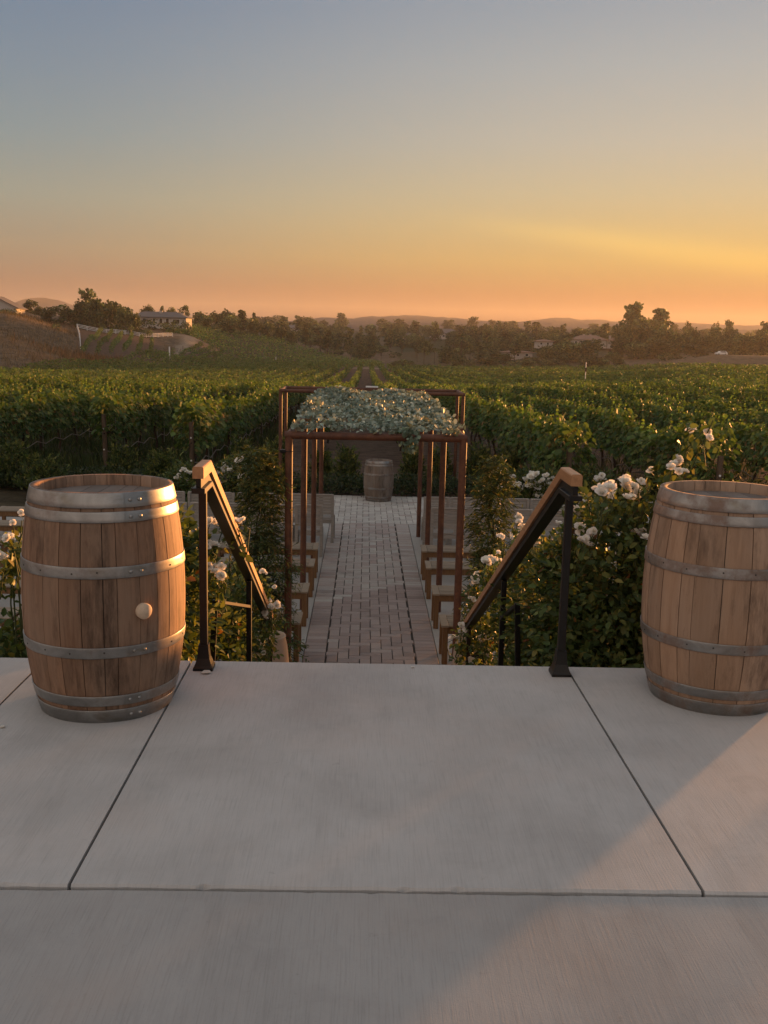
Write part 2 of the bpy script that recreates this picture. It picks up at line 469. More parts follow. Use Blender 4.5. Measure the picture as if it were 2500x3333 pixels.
def build_terrain():
    ys = np.concatenate([np.linspace(-60, 22, 12), 22 + np.cumsum(np.linspace(1.5, 6, 90)), [360, 370, 380, 390, 400]])
    ys = ys[ys < 400]; last = ys[-1]
    ys = np.concatenate([ys, last * np.exp(np.linspace(.02, np.log(3400 / last), 46))])
    us = np.concatenate([np.linspace(-1.6, -.6, 10), np.linspace(-.58, .58, 160), np.linspace(.6, 1.6, 10)])
    Y, U = np.meshgrid(ys, us, indexing='ij'); X = U * np.maximum(Y, 34)
    Z = gz(X, Y)
    # the ground lies lower under the terrace, the plaza and the planted bank
    near = (Y < 22.5) & (np.abs(X) < 20)
    Z = np.where(Y < 22.5, -2.06, Z)
    V = np.stack([X, Y, Z], -1).reshape(-1, 3)
    ny, nu = len(ys), len(us)
    idx = np.arange(ny * nu).reshape(ny, nu)
    F = np.stack([idx[:-1, :-1], idx[:-1, 1:], idx[1:, 1:], idx[1:, :-1]], -1).reshape(-1, 4)
    u = X / np.maximum(Y, 30)
    fieldm = in_field(X, np.maximum(Y, 1))
    dry = np.where(fieldm, 0, 1.0) * sstep(120, 150, Y)
    dry = np.where((u > -.285) & (u < -.205) & (Y > 205) & (Y < 300), .0, dry)
    hillv = (u > -.2) & (u < .02) & (Y > 325) & (Y < 405)
    dry = np.where(hillv, .55, dry)
    grn = np.where((X < -3.2) & (Y < 90), .75, 0) + np.where((u > .03) & (u < .24) & (Y > 330), .6, 0) + np.where(Y > 520, .55, 0) + np.where(hillv, .15, 0)
    grn = np.where((X < -3.5) & (Y < 27), .5, grn)
    road = np.where((np.abs(u + .197 - .00035 * (Y - 250)) < .006) & (Y > 235) & (Y < 335), 1.0, 0) + np.where((Y > 322) & (Y < 328) & (u > -.19) & (u < .03), .8, 0)
    Cc = np.stack([dry, np.clip(grn, 0, 1), np.clip(road, 0, 1), np.ones_like(dry)], -1).reshape(-1, 4)
    me = bpy.data.meshes.new('terrain'); me.from_pydata(V.tolist(), [], F.tolist())
    at = me.attributes.new('zone', 'FLOAT_COLOR', 'POINT'); at.data.foreach_set('color', Cc.astype(np.float32).ravel())
    me.materials.append(M['ground']); me.polygons.foreach_set('use_smooth', [True] * len(F)); me.update()
    tag(link('terrain', me), kind='structure')
build_terrain()

def ridge(name, pts, y, depth, z0=-6):
    """a solid hill range: front slope, crest and back slope"""
    rng = random.Random(len(pts) * 7 + int(y))
    P = []
    xs = np.linspace(pts[0][0], pts[-1][0], 220)
    zs = np.interp(xs, [p[0] for p in pts], [p[1] for p in pts])
    zs = zs + np.array([rng.uniform(-1, 1) for _ in xs]) * .8
    mb = MB(); n = len(xs)
    rows = [(-depth * 1.0, 0.0), (-depth * .72, .30), (-depth * .45, .52), (-depth * .2, .82), (0, 1.0), (depth * .5, .6), (depth, 0)]
    vs, fs = [], []
    for dy, k in rows:
        for i in range(n):
            w = 0 if k in (0, 1) else rng.uniform(-.05, .05)
            vs.append((xs[i], y + dy + (rng.uniform(-.12, .12) * depth if 0 < k < 1 else 0), z0 + (zs[i] - z0) * (k + w)))
    for r in range(len(rows) - 1):
        for i in range(n - 1):
            fs.append((r * n + i, r * n + i + 1, (r + 1) * n + i + 1, (r + 1) * n + i))
    mb.add(vs, fs, 0, True)
    tag(mb.build(name, M['far_hill']), kind='structure')
ridge('mountain', [(-1600, 20), (-1000, 48), (-906, 58), (-870, 64), (-840, 68), (-797, 82), (-759, 85.5), (-722, 78), (-689, 68), (-640, 52), (-560, 40), (-400, 30), (-240, 40), (-168, 45), (-102, 55), (-60, 54), (-36, 53), (7, 60.5), (30, 59), (62, 62), (117, 65), (161, 62), (205, 61), (271, 56), (359, 55), (425, 63), (440, 66), (480, 67), (502, 62.5), (530, 64), (557, 65), (591, 60.5), (757, 62), (868, 59), (1002, 60), (1300, 45), (1700, 30)], 2400, 320)
ridge('hills', [(-1200, 6), (-300, 10), (-80, 26), (0, 33), (120, 38), (240, 36), (330, 42), (420, 33), (520, 40), (640, 36), (800, 40), (1000, 34), (1500, 12)], 1900, 200)
# ------------------------------------------------------------------ terrace, steps, plaza, path
ZP = -1.95            # level of the lower terrace
YE = 4.67             # front edge of the upper patio
XL, XR = -.82, 1.006  # stair opening
def worn_slab(mb, x0, x1, y0, y1, z, tint, near):
    """a poured slab whose edge along the cross joint is slightly worn and wavy"""
    n = max(4, int((x1 - x0) / .022)); rg = random.Random(int(x0 * 100) + near)
    ye, yf = (y0, y1) if near else (y1, y0); s = 1 if near else -1
    w = 0; vs = []
    for i in range(n + 1):
        x = x0 + (x1 - x0) * i / n
        w = w * .93 + rg.gauss(0, .0011)
        chip = rg.uniform(.004, .010) if rg.random() < .035 else 0
        j = w + abs(rg.gauss(0, .0008)) + chip
        vs += [(x, yf, z - .14), (x, yf, z - .006), (x, yf - s * .006, z), (x, ye + s * (.008 + max(0, j)), z), (x, ye + s * (.0015 + max(0, j * .7)), z - .007 - chip), (x, ye, z - .14)]
    fs = []
    for i in range(n):
        for k in range(5): fs.append((i * 6 + k, i * 6 + k + 1, (i + 1) * 6 + k + 1, (i + 1) * 6 + k))
    mb.add(vs, fs if s < 0 else [f[::-1] for f in fs], 0, False, tint)
    for i in (0, n): mb.add(vs[i * 6:i * 6 + 6], [(0, 1, 2, 3, 4, 5)], 0, False, tint * .9)

def build_patio():
    mb = MB()
    def slabs(xs, y0, y1, dz=0.0, tint=1.0):
        for a, b in zip(xs[:-1], xs[1:]):
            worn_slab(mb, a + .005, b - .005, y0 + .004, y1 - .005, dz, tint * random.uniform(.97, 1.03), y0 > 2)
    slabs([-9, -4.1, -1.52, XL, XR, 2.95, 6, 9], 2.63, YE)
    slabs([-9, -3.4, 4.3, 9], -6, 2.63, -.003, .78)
    mb.box((0, -.68, -1.15), (17.9, 10.6, 2.0), .01)
    tag(mb.build('patio', M['concrete']), kind='structure')
    st = MB()
    n, rise, run = 12, .1625, .33
    for i in range(1, n):
        y0 = YE + run * (i - 1) + .004
        z = -rise * i
        st.box(((XL + XR) / 2, y0 + run / 2, (z - 2.15) / 2), (XR - XL - .03, run - .004, z + 2.15), .006)
    tag(st.build('steps', M['concrete']), kind='structure')
build_patio()
def tread_z(y): return -.1625 * max(0, min(12, math.floor((y - YE) / .33) + 1)) if y > YE else 0.0

def bank(name, x0, x1):
    mb = MB(); nx, ny = 40, 30; vs, fs = [], []
    for j in range(ny):
        y = YE + .01 + (8.75 - YE) * j / (ny - 1)
        for i in range(nx):
            x = x0 + (x1 - x0) * i / (nx - 1)
            t = (y - YE) / (8.75 - YE)
            vs.append((x, y, -.55 - 1.42 * t ** .8 + random.uniform(-.02, .02)))
    for j in range(ny - 1):
        for i in range(nx - 1):
            a = j * nx + i; fs.append((a, a + 1, a + nx + 1, a + nx))
    mb.add(vs, fs, 0, True); tag(mb.build(name, M['soil']), kind='structure')
bank('planting_bed', -9, XL - .01); bank('planting_bed', XR + .01, 9)
def bank_z(y): return -.55 - 1.42 * max(0, min(1, (y - YE) / (8.75 - YE))) ** .8

def slab_block(name, x0, x1, y0, y1, top, mat):
    mb = MB(); mb.box(((x0 + x1) / 2, (y0 + y1) / 2, top - .06), (x1 - x0, y1 - y0, .12), .006)
    tag(mb.build(name, mat), kind='structure')
PX0, PX1 = -.645, .875
slab_block('seating_slab', -9, PX0 - .004, 8.30, 19.05, ZP - .002, M['slab'])
slab_block('seating_slab', PX1 + .004, 9, 8.30, 19.05, ZP - .002, M['slab'])

def build_pavers():
    u = .1240; g = .0042; mb = MB()
    def brick(x0, x1, y0, y1, t):
        z = ZP + random.uniform(-.0018, .0018); c = .005
        x0 += g; x1 -= g; y0 += g * .8; y1 -= g * .8
        if x1 - x0 < .02 or y1 - y0 < .02: return
        R = lambda d, zz: [(x0 + d, y0 + d, zz), (x1 - d, y0 + d, zz), (x1 - d, y1 - d, zz), (x0 + d, y1 - d, zz)]
        vs = R(0, z - .03) + R(0, z - c) + R(c, z)
        fs = [(8, 9, 10, 11)]
        for k in range(4):
            k2 = (k + 1) % 4
            fs += [(k, k2, 4 + k2, 4 + k), (4 + k, 4 + k2, 8 + k2, 8 + k)]
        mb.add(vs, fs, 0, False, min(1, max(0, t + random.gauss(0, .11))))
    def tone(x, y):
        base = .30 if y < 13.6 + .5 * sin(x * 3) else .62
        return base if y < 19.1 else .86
    def herring(X0, X1, Y0, Y1):
        ox, oy = .112, 10.93
        i0, i1 = math.floor((X0 - ox) / u) - 2, math.ceil((X1 - ox) / u) + 2
        j0, j1 = math.floor((Y0 - oy) / u) - 2, math.ceil((Y1 - oy) / u) + 2
        for i in range(i0, i1):
            for j in range(j0, j1):
                m = (i - j) % 4
                if m == 0: r = (i, i + 2, j, j + 1)
                elif m == 3: r = (i, i + 1, j, j + 2)
                else: continue
                x0, x1, y0, y1 = ox + r[0] * u, ox + r[1] * u, oy + r[2] * u, oy + r[3] * u
                x0, x1, y0, y1 = max(x0, X0), min(x1, X1), max(y0, Y0), min(y1, Y1)
                if x1 <= x0 or y1 <= y0: continue
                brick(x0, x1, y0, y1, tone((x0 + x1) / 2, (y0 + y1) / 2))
    herring(PX0 + 2 * u, PX1 - 2 * u, 8.3, 19.06)
    for xa, xb in ((PX0, PX0 + 2 * u), (PX1 - 2 * u, PX1)):
        y = 8.3
        while y < 19.03:
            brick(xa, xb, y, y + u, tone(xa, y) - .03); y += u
    herring(-6.5, 6.7, 19.07, 22.6)
    mb.build  # noqa
    tag(mb.build('path', M['paver']), kind='structure')
    j = MB(); j.box((.115, 13.67, ZP - .05), (PX1 - PX0, 10.75, .06), .002); j.box((.1, 20.84, ZP - .05), (13.3, 3.55, .06), .002)
    tag(j.build('path_joints', M['joint']), kind='structure')
build_pavers()

# ------------------------------------------------------------------ wine barrels
def barrel(label, loc, rz, H, rh, rb, rbase, mats, seed, seam, bung=None, cat='barrel', nst=27, hz=None):
    rnd_ = random.Random(seed)
    stave_m, hoop_m, head_m = mats
    root = empty('wine_barrel', loc, rz, label, cat, 'wine barrels')
    def rad(z):
        t = (z - H / 2) / (H / 2)
        e = rh if t > 0 else rbase
        return rb - (rb - e) * (t * t * .82 + t ** 4 * .18)
    ws = [rnd_.uniform(.65, 1.35) for _ in range(nst)]; s = sum(ws); a = 0
    mb = MB()
    for w in ws:
        a0, a1 = a, a + 2 * pi * w / s; a = a1
        e = .0032 if rnd_.random() > .25 else .0062
        cols = [(a0 + e + (a1 - a0 - 2 * e) * k / 4, 0) for k in range(5)]
        tint = rnd_.uniform(.76, 1.12); off = rnd_.uniform(-.0012, .0012)
        rows = [(rad(H * k / 18) + off, H * k / 18) for k in range(19)] + [(rad(H) - .024, H - .001), (rad(H) - .027, H - .06)]
        rows = [(rad(0) - .03, 0.0)] + rows
        vs, fs = [], []
        for r, z in rows:
            for an, dr in cols: vs.append(((r + dr) * cos(an), (r + dr) * sin(an), z))
        m = len(cols)
        for i in range(len(rows) - 1):
            for k in range(m - 1):
                fs.append((i * m + k, i * m + k + 1, (i + 1) * m + k + 1, (i + 1) * m + k))
        mb.add(vs, fs, 0, True, tint)
        for an, sg in ((a0 + e, 1), (a1 - e, -1)):   # edges of the stave facing the seam
            sv, sf = [], []
            for r, z in rows[1:20]: sv += [(r * cos(an), r * sin(an), z), ((r - .014) * cos(an), (r - .014) * sin(an), z)]
            for i in range(18): sf.append((2 * i, 2 * i + 1, 2 * i + 3, 2 * i + 2)[::sg])
            mb.add(sv, sf, 0, False, tint * .9)
    mb.lathe([(rad(k * H / 10) - .016, k * H / 10) for k in range(10)], 40, mi=1)
    mb.build('staves', [stave_m, M['joint']], root)
    hd = MB(); R = rh - .022; zt = H - .045; npl = 8; x = -R
    while x < R - .01:
        x1 = min(R, x + rnd_.uniform(.055, .095))
        if R - x1 < .03: x1 = R
        xa, xb = x + .0012, x1 - .0012
        top = [(xa + (xb - xa) * k / 6) for k in range(7)]
        poly = [(q, -sqrt(max(0, R * R - q * q))) for q in top] + [(q, sqrt(max(0, R * R - q * q))) for q in reversed(top)]
        n = len(poly)
        hd.add([(p[0], p[1], zt - .02) for p in poly] + [(p[0], p[1], zt) for p in poly], [tuple(range(n, 2 * n))] + [(k, (k + 1) % n, n + (k + 1) % n, n + k) for k in range(n)], 0, False, rnd_.uniform(.85, 1.12))
        x = x1
    hd.lathe([(0.001, zt - .012), (rh - .01, zt - .012)], 32, mi=1)
    hd.build('head', [head_m, M['joint']], root)
    bands = hz or [(0, .058), (.078, .122), (.290, .335), (.618, .664), (.838, .880), (.895, .953)]
    for bi, (z0, z1) in enumerate(bands):
        z0 *= H / .953; z1 *= H / .953
        h = MB(); t = .0045
        prof = [(rad(z0) + .001, z0), (rad(z0) + t, z0), (rad(z0) + t + .0006, z0 + .002)] + [(rad(z0 + (z1 - z0) * k / 3) + t + .0006, z0 + (z1 - z0) * k / 3) for k in (1, 2)] + [(rad(z1) + t + .0006, z1 - .002), (rad(z1) + t, z1), (rad(z1) + .001, z1)]
        h.lathe(prof, 72)
        sa = seam + rnd_.uniform(-.05, .05)
        # lapped end of the strap
        lap = [(r + .0022, z) for r, z in prof[1:-1]]
        h.lathe([(lap[0][0] - .002, lap[0][1])] + lap + [(lap[-1][0] - .002, lap[-1][1])], 8, a0=sa - .13, a1=sa + .19, tint=.93)
        if bi in (2, 3):
            for k in range(15):
                an = sa + .5 + k * .385 + rnd_.uniform(-.05, .05); zc = (z0 + z1) / 2 + rnd_.uniform(-.004, .004); r = rad(zc) + t + .001
                p = Vector((r * cos(an), r * sin(an), zc)); nrm = Vector((cos(an), sin(an), 0))
                h.tube([p, p + nrm * .0012], [.0042, .003], 6, 1)
        ho = h.build('hoop', [hoop_m, M['joint']], root)
        for da in (-.055, .075):
            an = sa + da; zc = (z0 + z1) / 2; r = rad(zc) + t + .002
            p = Vector((r * cos(an), r * sin(an), zc)); nrm = Vector((cos(an), sin(an), 0))
            rv = MB(); rv.tube([p, p + nrm * .003, p + nrm * .0055, p + nrm * .0065], [.0085, .0082, .0055, .001], 10)
            rv.build('rivet', M['steel'], ho)
    if bung:
        an, zc = bung; r = rad(zc) + .001
        p = Vector((r * cos(an), r * sin(an), zc)); nrm = Vector((cos(an), sin(an), 0))
        b = MB(); b.tube([p - nrm * .01, p + nrm * .016, p + nrm * .022, p + nrm * .024], [.031, .0325, .028, .002], 28)
        b.build('bung', M['cream'], root)
    return root
AL = atan2(-4.13, 1.10)
barrel('wine barrel with a cream round bung and bright steel hoops, standing left of the steps', (-1.088, 4.12, 0), 0, .943, .283, .333, .270, (M['stave'], M['steel'], M['head']), 3, AL + .36, (AL + .44, .47))
barrel('pale oak wine barrel with rust-streaked hoops, cut by the right edge of the picture', (1.605, 4.31, 0), 0, .943, .285, .338, .272, (M['stave_pale'], M['steel_rusty'], M['head']), 11, 0.35, nst=25)
barrel('small-looking weathered grey wine barrel alone at the far end of the brick aisle', (.325, 22.0, ZP), 0, .90, .285, .337, .275, (M['stave_old'], M['steel_rusty'], M['head']), 23, -1.2)

# ------------------------------------------------------------------ stair railings
def sweep_yz(mb, x, pts, sec, mi=0, tint=1.0):
    """section (dx, dn) swept along a path in the YZ plane with mitred bends"""
    n = len(sec); vs, fs = [], []
    P = [Vector((p[0], p[1])) for p in pts]
    for i, p in enumerate(P):
        ts = []
        if i > 0: ts.append((P[i] - P[i - 1]).normalized())
        if i < len(P) - 1: ts.append((P[i + 1] - P[i]).normalized())
        t = sum(ts, Vector((0, 0))).normalized(); nn = Vector((-t.y, t.x)); k = 1 / max(.3, t.dot(ts[0]))
        for dx, dn in sec:
            q = p + nn * dn * k; vs.append((x + dx, q.x, q.y))
    for i in range(len(P) - 1):
        for k in range(n):
            k2 = (k + 1) % n; fs.append((i * n + k, (i + 1) * n + k, (i + 1) * n + k2, i * n + k2))
    fs.append(tuple(range(n))); fs.append(tuple(range((len(P) - 1) * n, len(P) * n))[::-1])
    mb.add(vs, fs, mi, False, tint)

def rect_sec(w, h, b):
    w, h = w / 2, h / 2
    return [(-w, -h), (w, -h), (w, h - b), (w - b * .35, h - b * .3), (w - b, h), (-w + b, h), (-w + b * .35, h - b * .3), (-w, h - b)]

def railing(x, out, label, yp0, ys_mid, zt, turn=0):
    root = empty('stair_railing', (x, 4.55, 0), 0, label, 'railing', 'railings of the patio steps')
    root.rotation_euler.z = radians(turn)
    L = lambda o: (setattr(o, 'location', (-x, -4.55, 0)), o)[1]
    sl = -.47; y0, y1, yend = 4.41, 4.67, 8.72
    path = [(y0, zt), (y1, zt), (yend, zt + sl * (yend - y1))]
    w = MB(); sweep_yz(w, x, path, rect_sec(.050, .054, .008)); L(w.build('handrail', M['rail_wood'], root))
    def off(d):
        return [(y0, zt + d), (y1 - .5 * abs(d) * .2, zt + d), (yend + .01, zt + d * 1.1 + sl * (yend - y1))]
    b = MB(); sweep_yz(b, x, off(-.083), rect_sec(.060, .024, .003)); sweep_yz(b, x, [(p[0] + .015, p[1]) for p in off(-.05)], rect_sec(.022, .042, .002))
    L(b.build('rail_channel', M['black_metal'], root))
    for i, yp in enumerate([4.55] + ys_mid):
        zb = 0 if yp < YE else tread_z(yp)
        ztop = zt - .094 + (sl * (yp - y1) if yp > y1 else 0) - (0 if yp < y1 else .012)
        p = MB(); p.box((x, yp, (zb + ztop) / 2), (.035, .035, ztop - zb), .003); po = L(p.build('post', M['black_metal'], root))
        f = MB(); prof = [(.058, 0), (.058, .012), (.050, .022), (.036, .055), (.031, .095), (.029, .12)]
        vs, fs = [], []
        for r, z in prof:
            r *= .80
            for sx, sy in ((1, 1), (-1, 1), (-1, -1), (1, -1)): vs.append((x + sx * r, yp + sy * r, zb + .001 + z))
        for k in range(len(prof) - 1):
            for q in range(4): fs.append((k * 4 + q, k * 4 + (q + 1) % 4, (k + 1) * 4 + (q + 1) % 4, (k + 1) * 4 + q))
        fs.append((20, 21, 22, 23)); f.add(vs, fs); f.build('post_base', M['black_metal'], po)
        # bent bracket bar on the planted side
        az = [.44, -.27, -1.2][i]; g = MB(); dx = ([.13, .20, .19] if out < 0 else [.13, .10, .12])[i]; yb = yp + (.1 if i == 0 else -.04)
        a = Vector((x, yp, az))
        if i == 1: dx, yb, az = (.14, yp - .70, az + .20) if out < 0 else (.02, yp - .50, az + .20)
        c = Vector((x + out * dx, yb + .03, az + .012)); d = Vector((x + out * (dx + .06), yb + .05, bank_z(yb) - .05))
        g.bar(a, c, .034, .022)
        if i: g.bar(c + Vector((0, 0, .011)), d, .022, .034, (1, 0, 0)); L(g.build('bracket', M['black_metal'], root))
    return root
railing(-.742, -1, 'stair railing with sunlit orange wooden handrail, left of the steps', 4.55, [6.66, 8.55], .955, .9)
railing(.955, 1, 'stair railing with shaded brown wooden handrail, right of the steps', 4.55, [6.50, 8.50], .955)

# ------------------------------------------------------------------ benches and chairs
def bench_proto():
    root = empty('bench')
    Lb, D, Hh = 1.52, .46, .45
    s = MB()
    for sx in (-1, 1): s.box((sx * (Lb / 2 - .04), 0, Hh - .012), (.08, D, .024), .003, None, 0, 1.08)
    for k in range(6): s.box((0, -D / 2 + .04 + k * (D - .08) / 5, Hh - .013 + random.uniform(-.001, .001)), (Lb - .166, .064, .022), .003, None, 0, random.uniform(.85, 1.1))
    s.build('seat', M['teak_top'], root)
    a = MB()
    for sy in (-1, 1): a.box((0, sy * (D / 2 - .045), Hh - .066), (Lb - .12, .024, .08), .003, None, 0, random.uniform(.9, 1.1))
    for sx in (-1, 1): a.box((sx * (Lb / 2 - .055), 0, Hh - .066), (.024, D - .10, .08), .003)
    a.build('apron', M['teak'], root)
    for sx in (-1, 1):
        for sy in (-1, 1):
            l = MB(); l.box((sx * (Lb / 2 - .045), sy * (D / 2 - .045), (Hh - .026) / 2), (.06, .06, Hh - .026), .004, None, 0, random.uniform(.85, 1.1)); l.build('leg', M['teak'], root)
    return root
BP = bench_proto(); first = [True]
def place_bench(xc, yc, label, rz=0):
    o = BP if first[0] else copy_tree(BP); first[0] = False
    o.location = (xc, yc, ZP); o.rotation_euler.z = rz + random.uniform(-.008, .008)
    return tag(o, label, 'bench', 'slatted wooden benches beside the brick aisle')
ROWS = [(10.52, 'in the row nearest the steps'), (11.90, 'in the second row from the steps'), (13.33, 'in the third row from the steps'), (14.45, 'in the fourth row from the steps')]
for y, rw in ROWS:
    for k, pos in enumerate(('touching the aisle on its left', 'second left of the aisle', 'third left of the aisle', 'fourth left of the aisle')):
        if k == 3 and y < 13: continue
        place_bench(-.665 - .76 - k * 1.575, y + .23, 'slatted wooden bench %s, %s' % (rw, pos))
    for k, pos in enumerate(('touching the aisle on its right', 'second right of the aisle')):
        if k == 1 and y < 13: continue
        place_bench(.880 + .76 + k * 1.575, y + .23, 'slatted wooden bench %s, %s' % (rw, pos))
for y, t in ((15.85, 'left of the front row of grey chairs'), (17.2, 'left of the back row of grey chairs')):
    place_bench(-5.7, y + .23, 'slatted wooden bench %s, behind the left barrel' % t)

def chair_proto(W, name):
    root = empty(name)
    D, hs, hb = .50, .43, .86
    s = MB()
    for k in range(6): s.box((0, .03 + k * (D - .06) / 5, hs), (W - .05, .07, .022), .003, None, 0, random.uniform(.92, 1.12))
    s.build('seat', M['grey_wood'], root)
    b = MB()
    n = 7
    for k in range(n):
        z = hs + .10 + k * (hb - hs - .13) / (n - 1)
        b.box((0, -.035 - .05 * (z - hs), z), (W - .10, .018, (hb - hs - .13) / (n - 1) - .006), .002, None, 0, random.uniform(.92, 1.1))
    b.box((0, -.06, hb - .004), (W - .02, .034, .022), .004, None, 0, 1.1)
    b.build('backrest', M['grey_wood'], root)
    for sx in (-1, 1):
        l = MB(); l.bar((sx * (W / 2 - .028), -.015, 0), (sx * (W / 2 - .028), -.06, hb - .012), .05, .05, (0, 1, 0)); l.build('back_post', M['grey_wood'], root)
        l = MB(); l.box((sx * (W / 2 - .028), D - .04, hs / 2 - .006), (.048, .048, hs - .012), .003); l.build('leg', M['grey_wood'], root)
    a = MB()
    for yy in (.015, D - .04): a.box((0, yy, hs - .055), (W - .11, .022, .07), .002)
    for sx in (-1, 1): a.box((sx * (W / 2 - .028), D / 2 - .02, hs - .055), (.022, D - .1, .07), .002)
    a.build('apron', M['grey_wood'], root)
    if W > .6:
        c = MB(); c.box((0, -.03, hs + (hb - hs) / 2), (.05, .03, hb - hs - .04), .002); c.build('back_stile', M['grey_wood'], root)
    return root
CP = {'chair': (chair_proto(.46, 'chair'), [True]), 'double_chair': (chair_proto(.82, 'double_chair'), [True])}
def place_chair(kind, xc, y, label):
    p, f = CP[kind]
    o = p if f[0] else copy_tree(p); f[0] = False
    o.location = (xc, y, ZP); o.rotation_euler.z = random.uniform(-.02, .02)
    tag(o, label, 'chair' if kind == 'chair' else 'double chair', 'grey slatted chairs facing the far barrel')
place_chair('chair', -.885, 16.0, 'single grey slatted chair left of the aisle, next to the arbor posts')
place_chair('double_chair', -1.55, 16.0, 'grey two-seat chair in the nearer left row, closest to the single chair')
place_chair('double_chair', -2.40, 16.0, 'grey two-seat chair in the nearer left row, middle one of three')
place_chair('double_chair', -3.26, 16.0, 'grey two-seat chair in the nearer left row, farthest out by the left barrel')
for k, (x, t) in enumerate(((-.92, 'next to the aisle'), (-1.78, 'second out from the aisle'), (-2.64, 'right under the white roses'), (-3.5, 'farthest out from the aisle'))):
    place_chair('double_chair', x, 17.15, 'grey two-seat chair in the farther left row, ' + t)
for k, (x, t) in enumerate(((1.50, 'beside the right arbor post'), (2.36, 'behind the jasmine column'), (3.22, 'farthest out, behind the right railing'))):
    place_chair('double_chair', x, 15.95, 'grey two-seat chair in the nearer right row, ' + t)
for k, t in enumerate(('touching the aisle', 'second from the aisle', 'third from the aisle', 'fourth from the aisle', 'fifth from the aisle')):
    place_chair('chair', 1.27 + .462 * k, 17.1, 'single grey slatted chair in the farther right row, ' + t)

# ------------------------------------------------------------------ arbor and wedding frame of rusty pipe
def build_arbor():
    root = empty('arbor', (.12, 10.17, ZP), 0, 'rusty pipe arbor over the brick aisle, topped with silvery leaves', 'arbor')
    org = Vector((.12, 10.17, ZP)); r = .039; zt = .585 - ZP; xs = (-.775 - .12, 1.01 - .12); Y = [0, 2.55, 5.1, 7.65]
    for y in Y:
        for x in xs:
            p = MB(); p.tube([(x, y, 0), (x, y, zt)], r, 20)
            p.tube([(x, y, 0), (x, y, .008)], r * 1.02, 20); p.build('post', M['rust'], root)
    for y in Y:
        b = MB(); b.tube([(xs[0] - r, y, zt), (xs[1] + r, y, zt)], r * 1.01, 20); b.build('crossbar', M['rust'], root)
    for x in xs:
        b = MB(); b.tube([(x, r, zt + .001), (x, Y[-1] - r, zt + .001)], r * .98, 20); b.build('side_rail', M['rust'], root)
    for k in range(9):
        l = MB(); y = .55 + k * .82; l.box((0, y, zt + .055), (xs[1] - xs[0] - .02, .035, .02), .002, None, 0, random.uniform(.8, 1.1)); l.build('lath', M['teak'], root)
    c = MB(); c.box((xs[0] - r - .02, -.0, zt - .165), (.07, .05, .035), .006); c.tube([(xs[0] - .05, -.046, zt - .163), (xs[0] + .05, -.046, zt - .163)], .004, 6); c.build('clamp', M['black_metal'], root)
build_arbor()
def build_frame():
    x0, x1, y0, y1, zt = -1.93, 2.22, 22.75, 24.2, .40 - ZP
    org = (.145, 22.75, ZP)
    root = empty('wedding_frame', org, 0, 'wide rusty pipe frame standing behind the far barrel', 'frame')
    r = .041; X0, X1, D = x0 - .145, x1 - .145, y1 - y0
    for x in (X0, X1):
        for y in (0, D):
            p = MB(); p.tube([(x, y, -.05), (x, y, zt)], r, 16); p.build('post', M['rust'], root)
        b = MB(); b.tube([(x, r, zt), (x, D - r, zt)], r * .97, 16); b.build('side_rail', M['rust'], root)
    for y in (0, D):
        b = MB(); b.tube([(X0 - r, y, zt), (X1 + r, y, zt)], r * 1.01, 16); b.build('crossbar', M['rust'], root)
    b = MB(); b.box((.0, D, zt + r + .022), (.30, .05, .038), .006); b.build('plate', M['white_paint'], root)
build_frame()

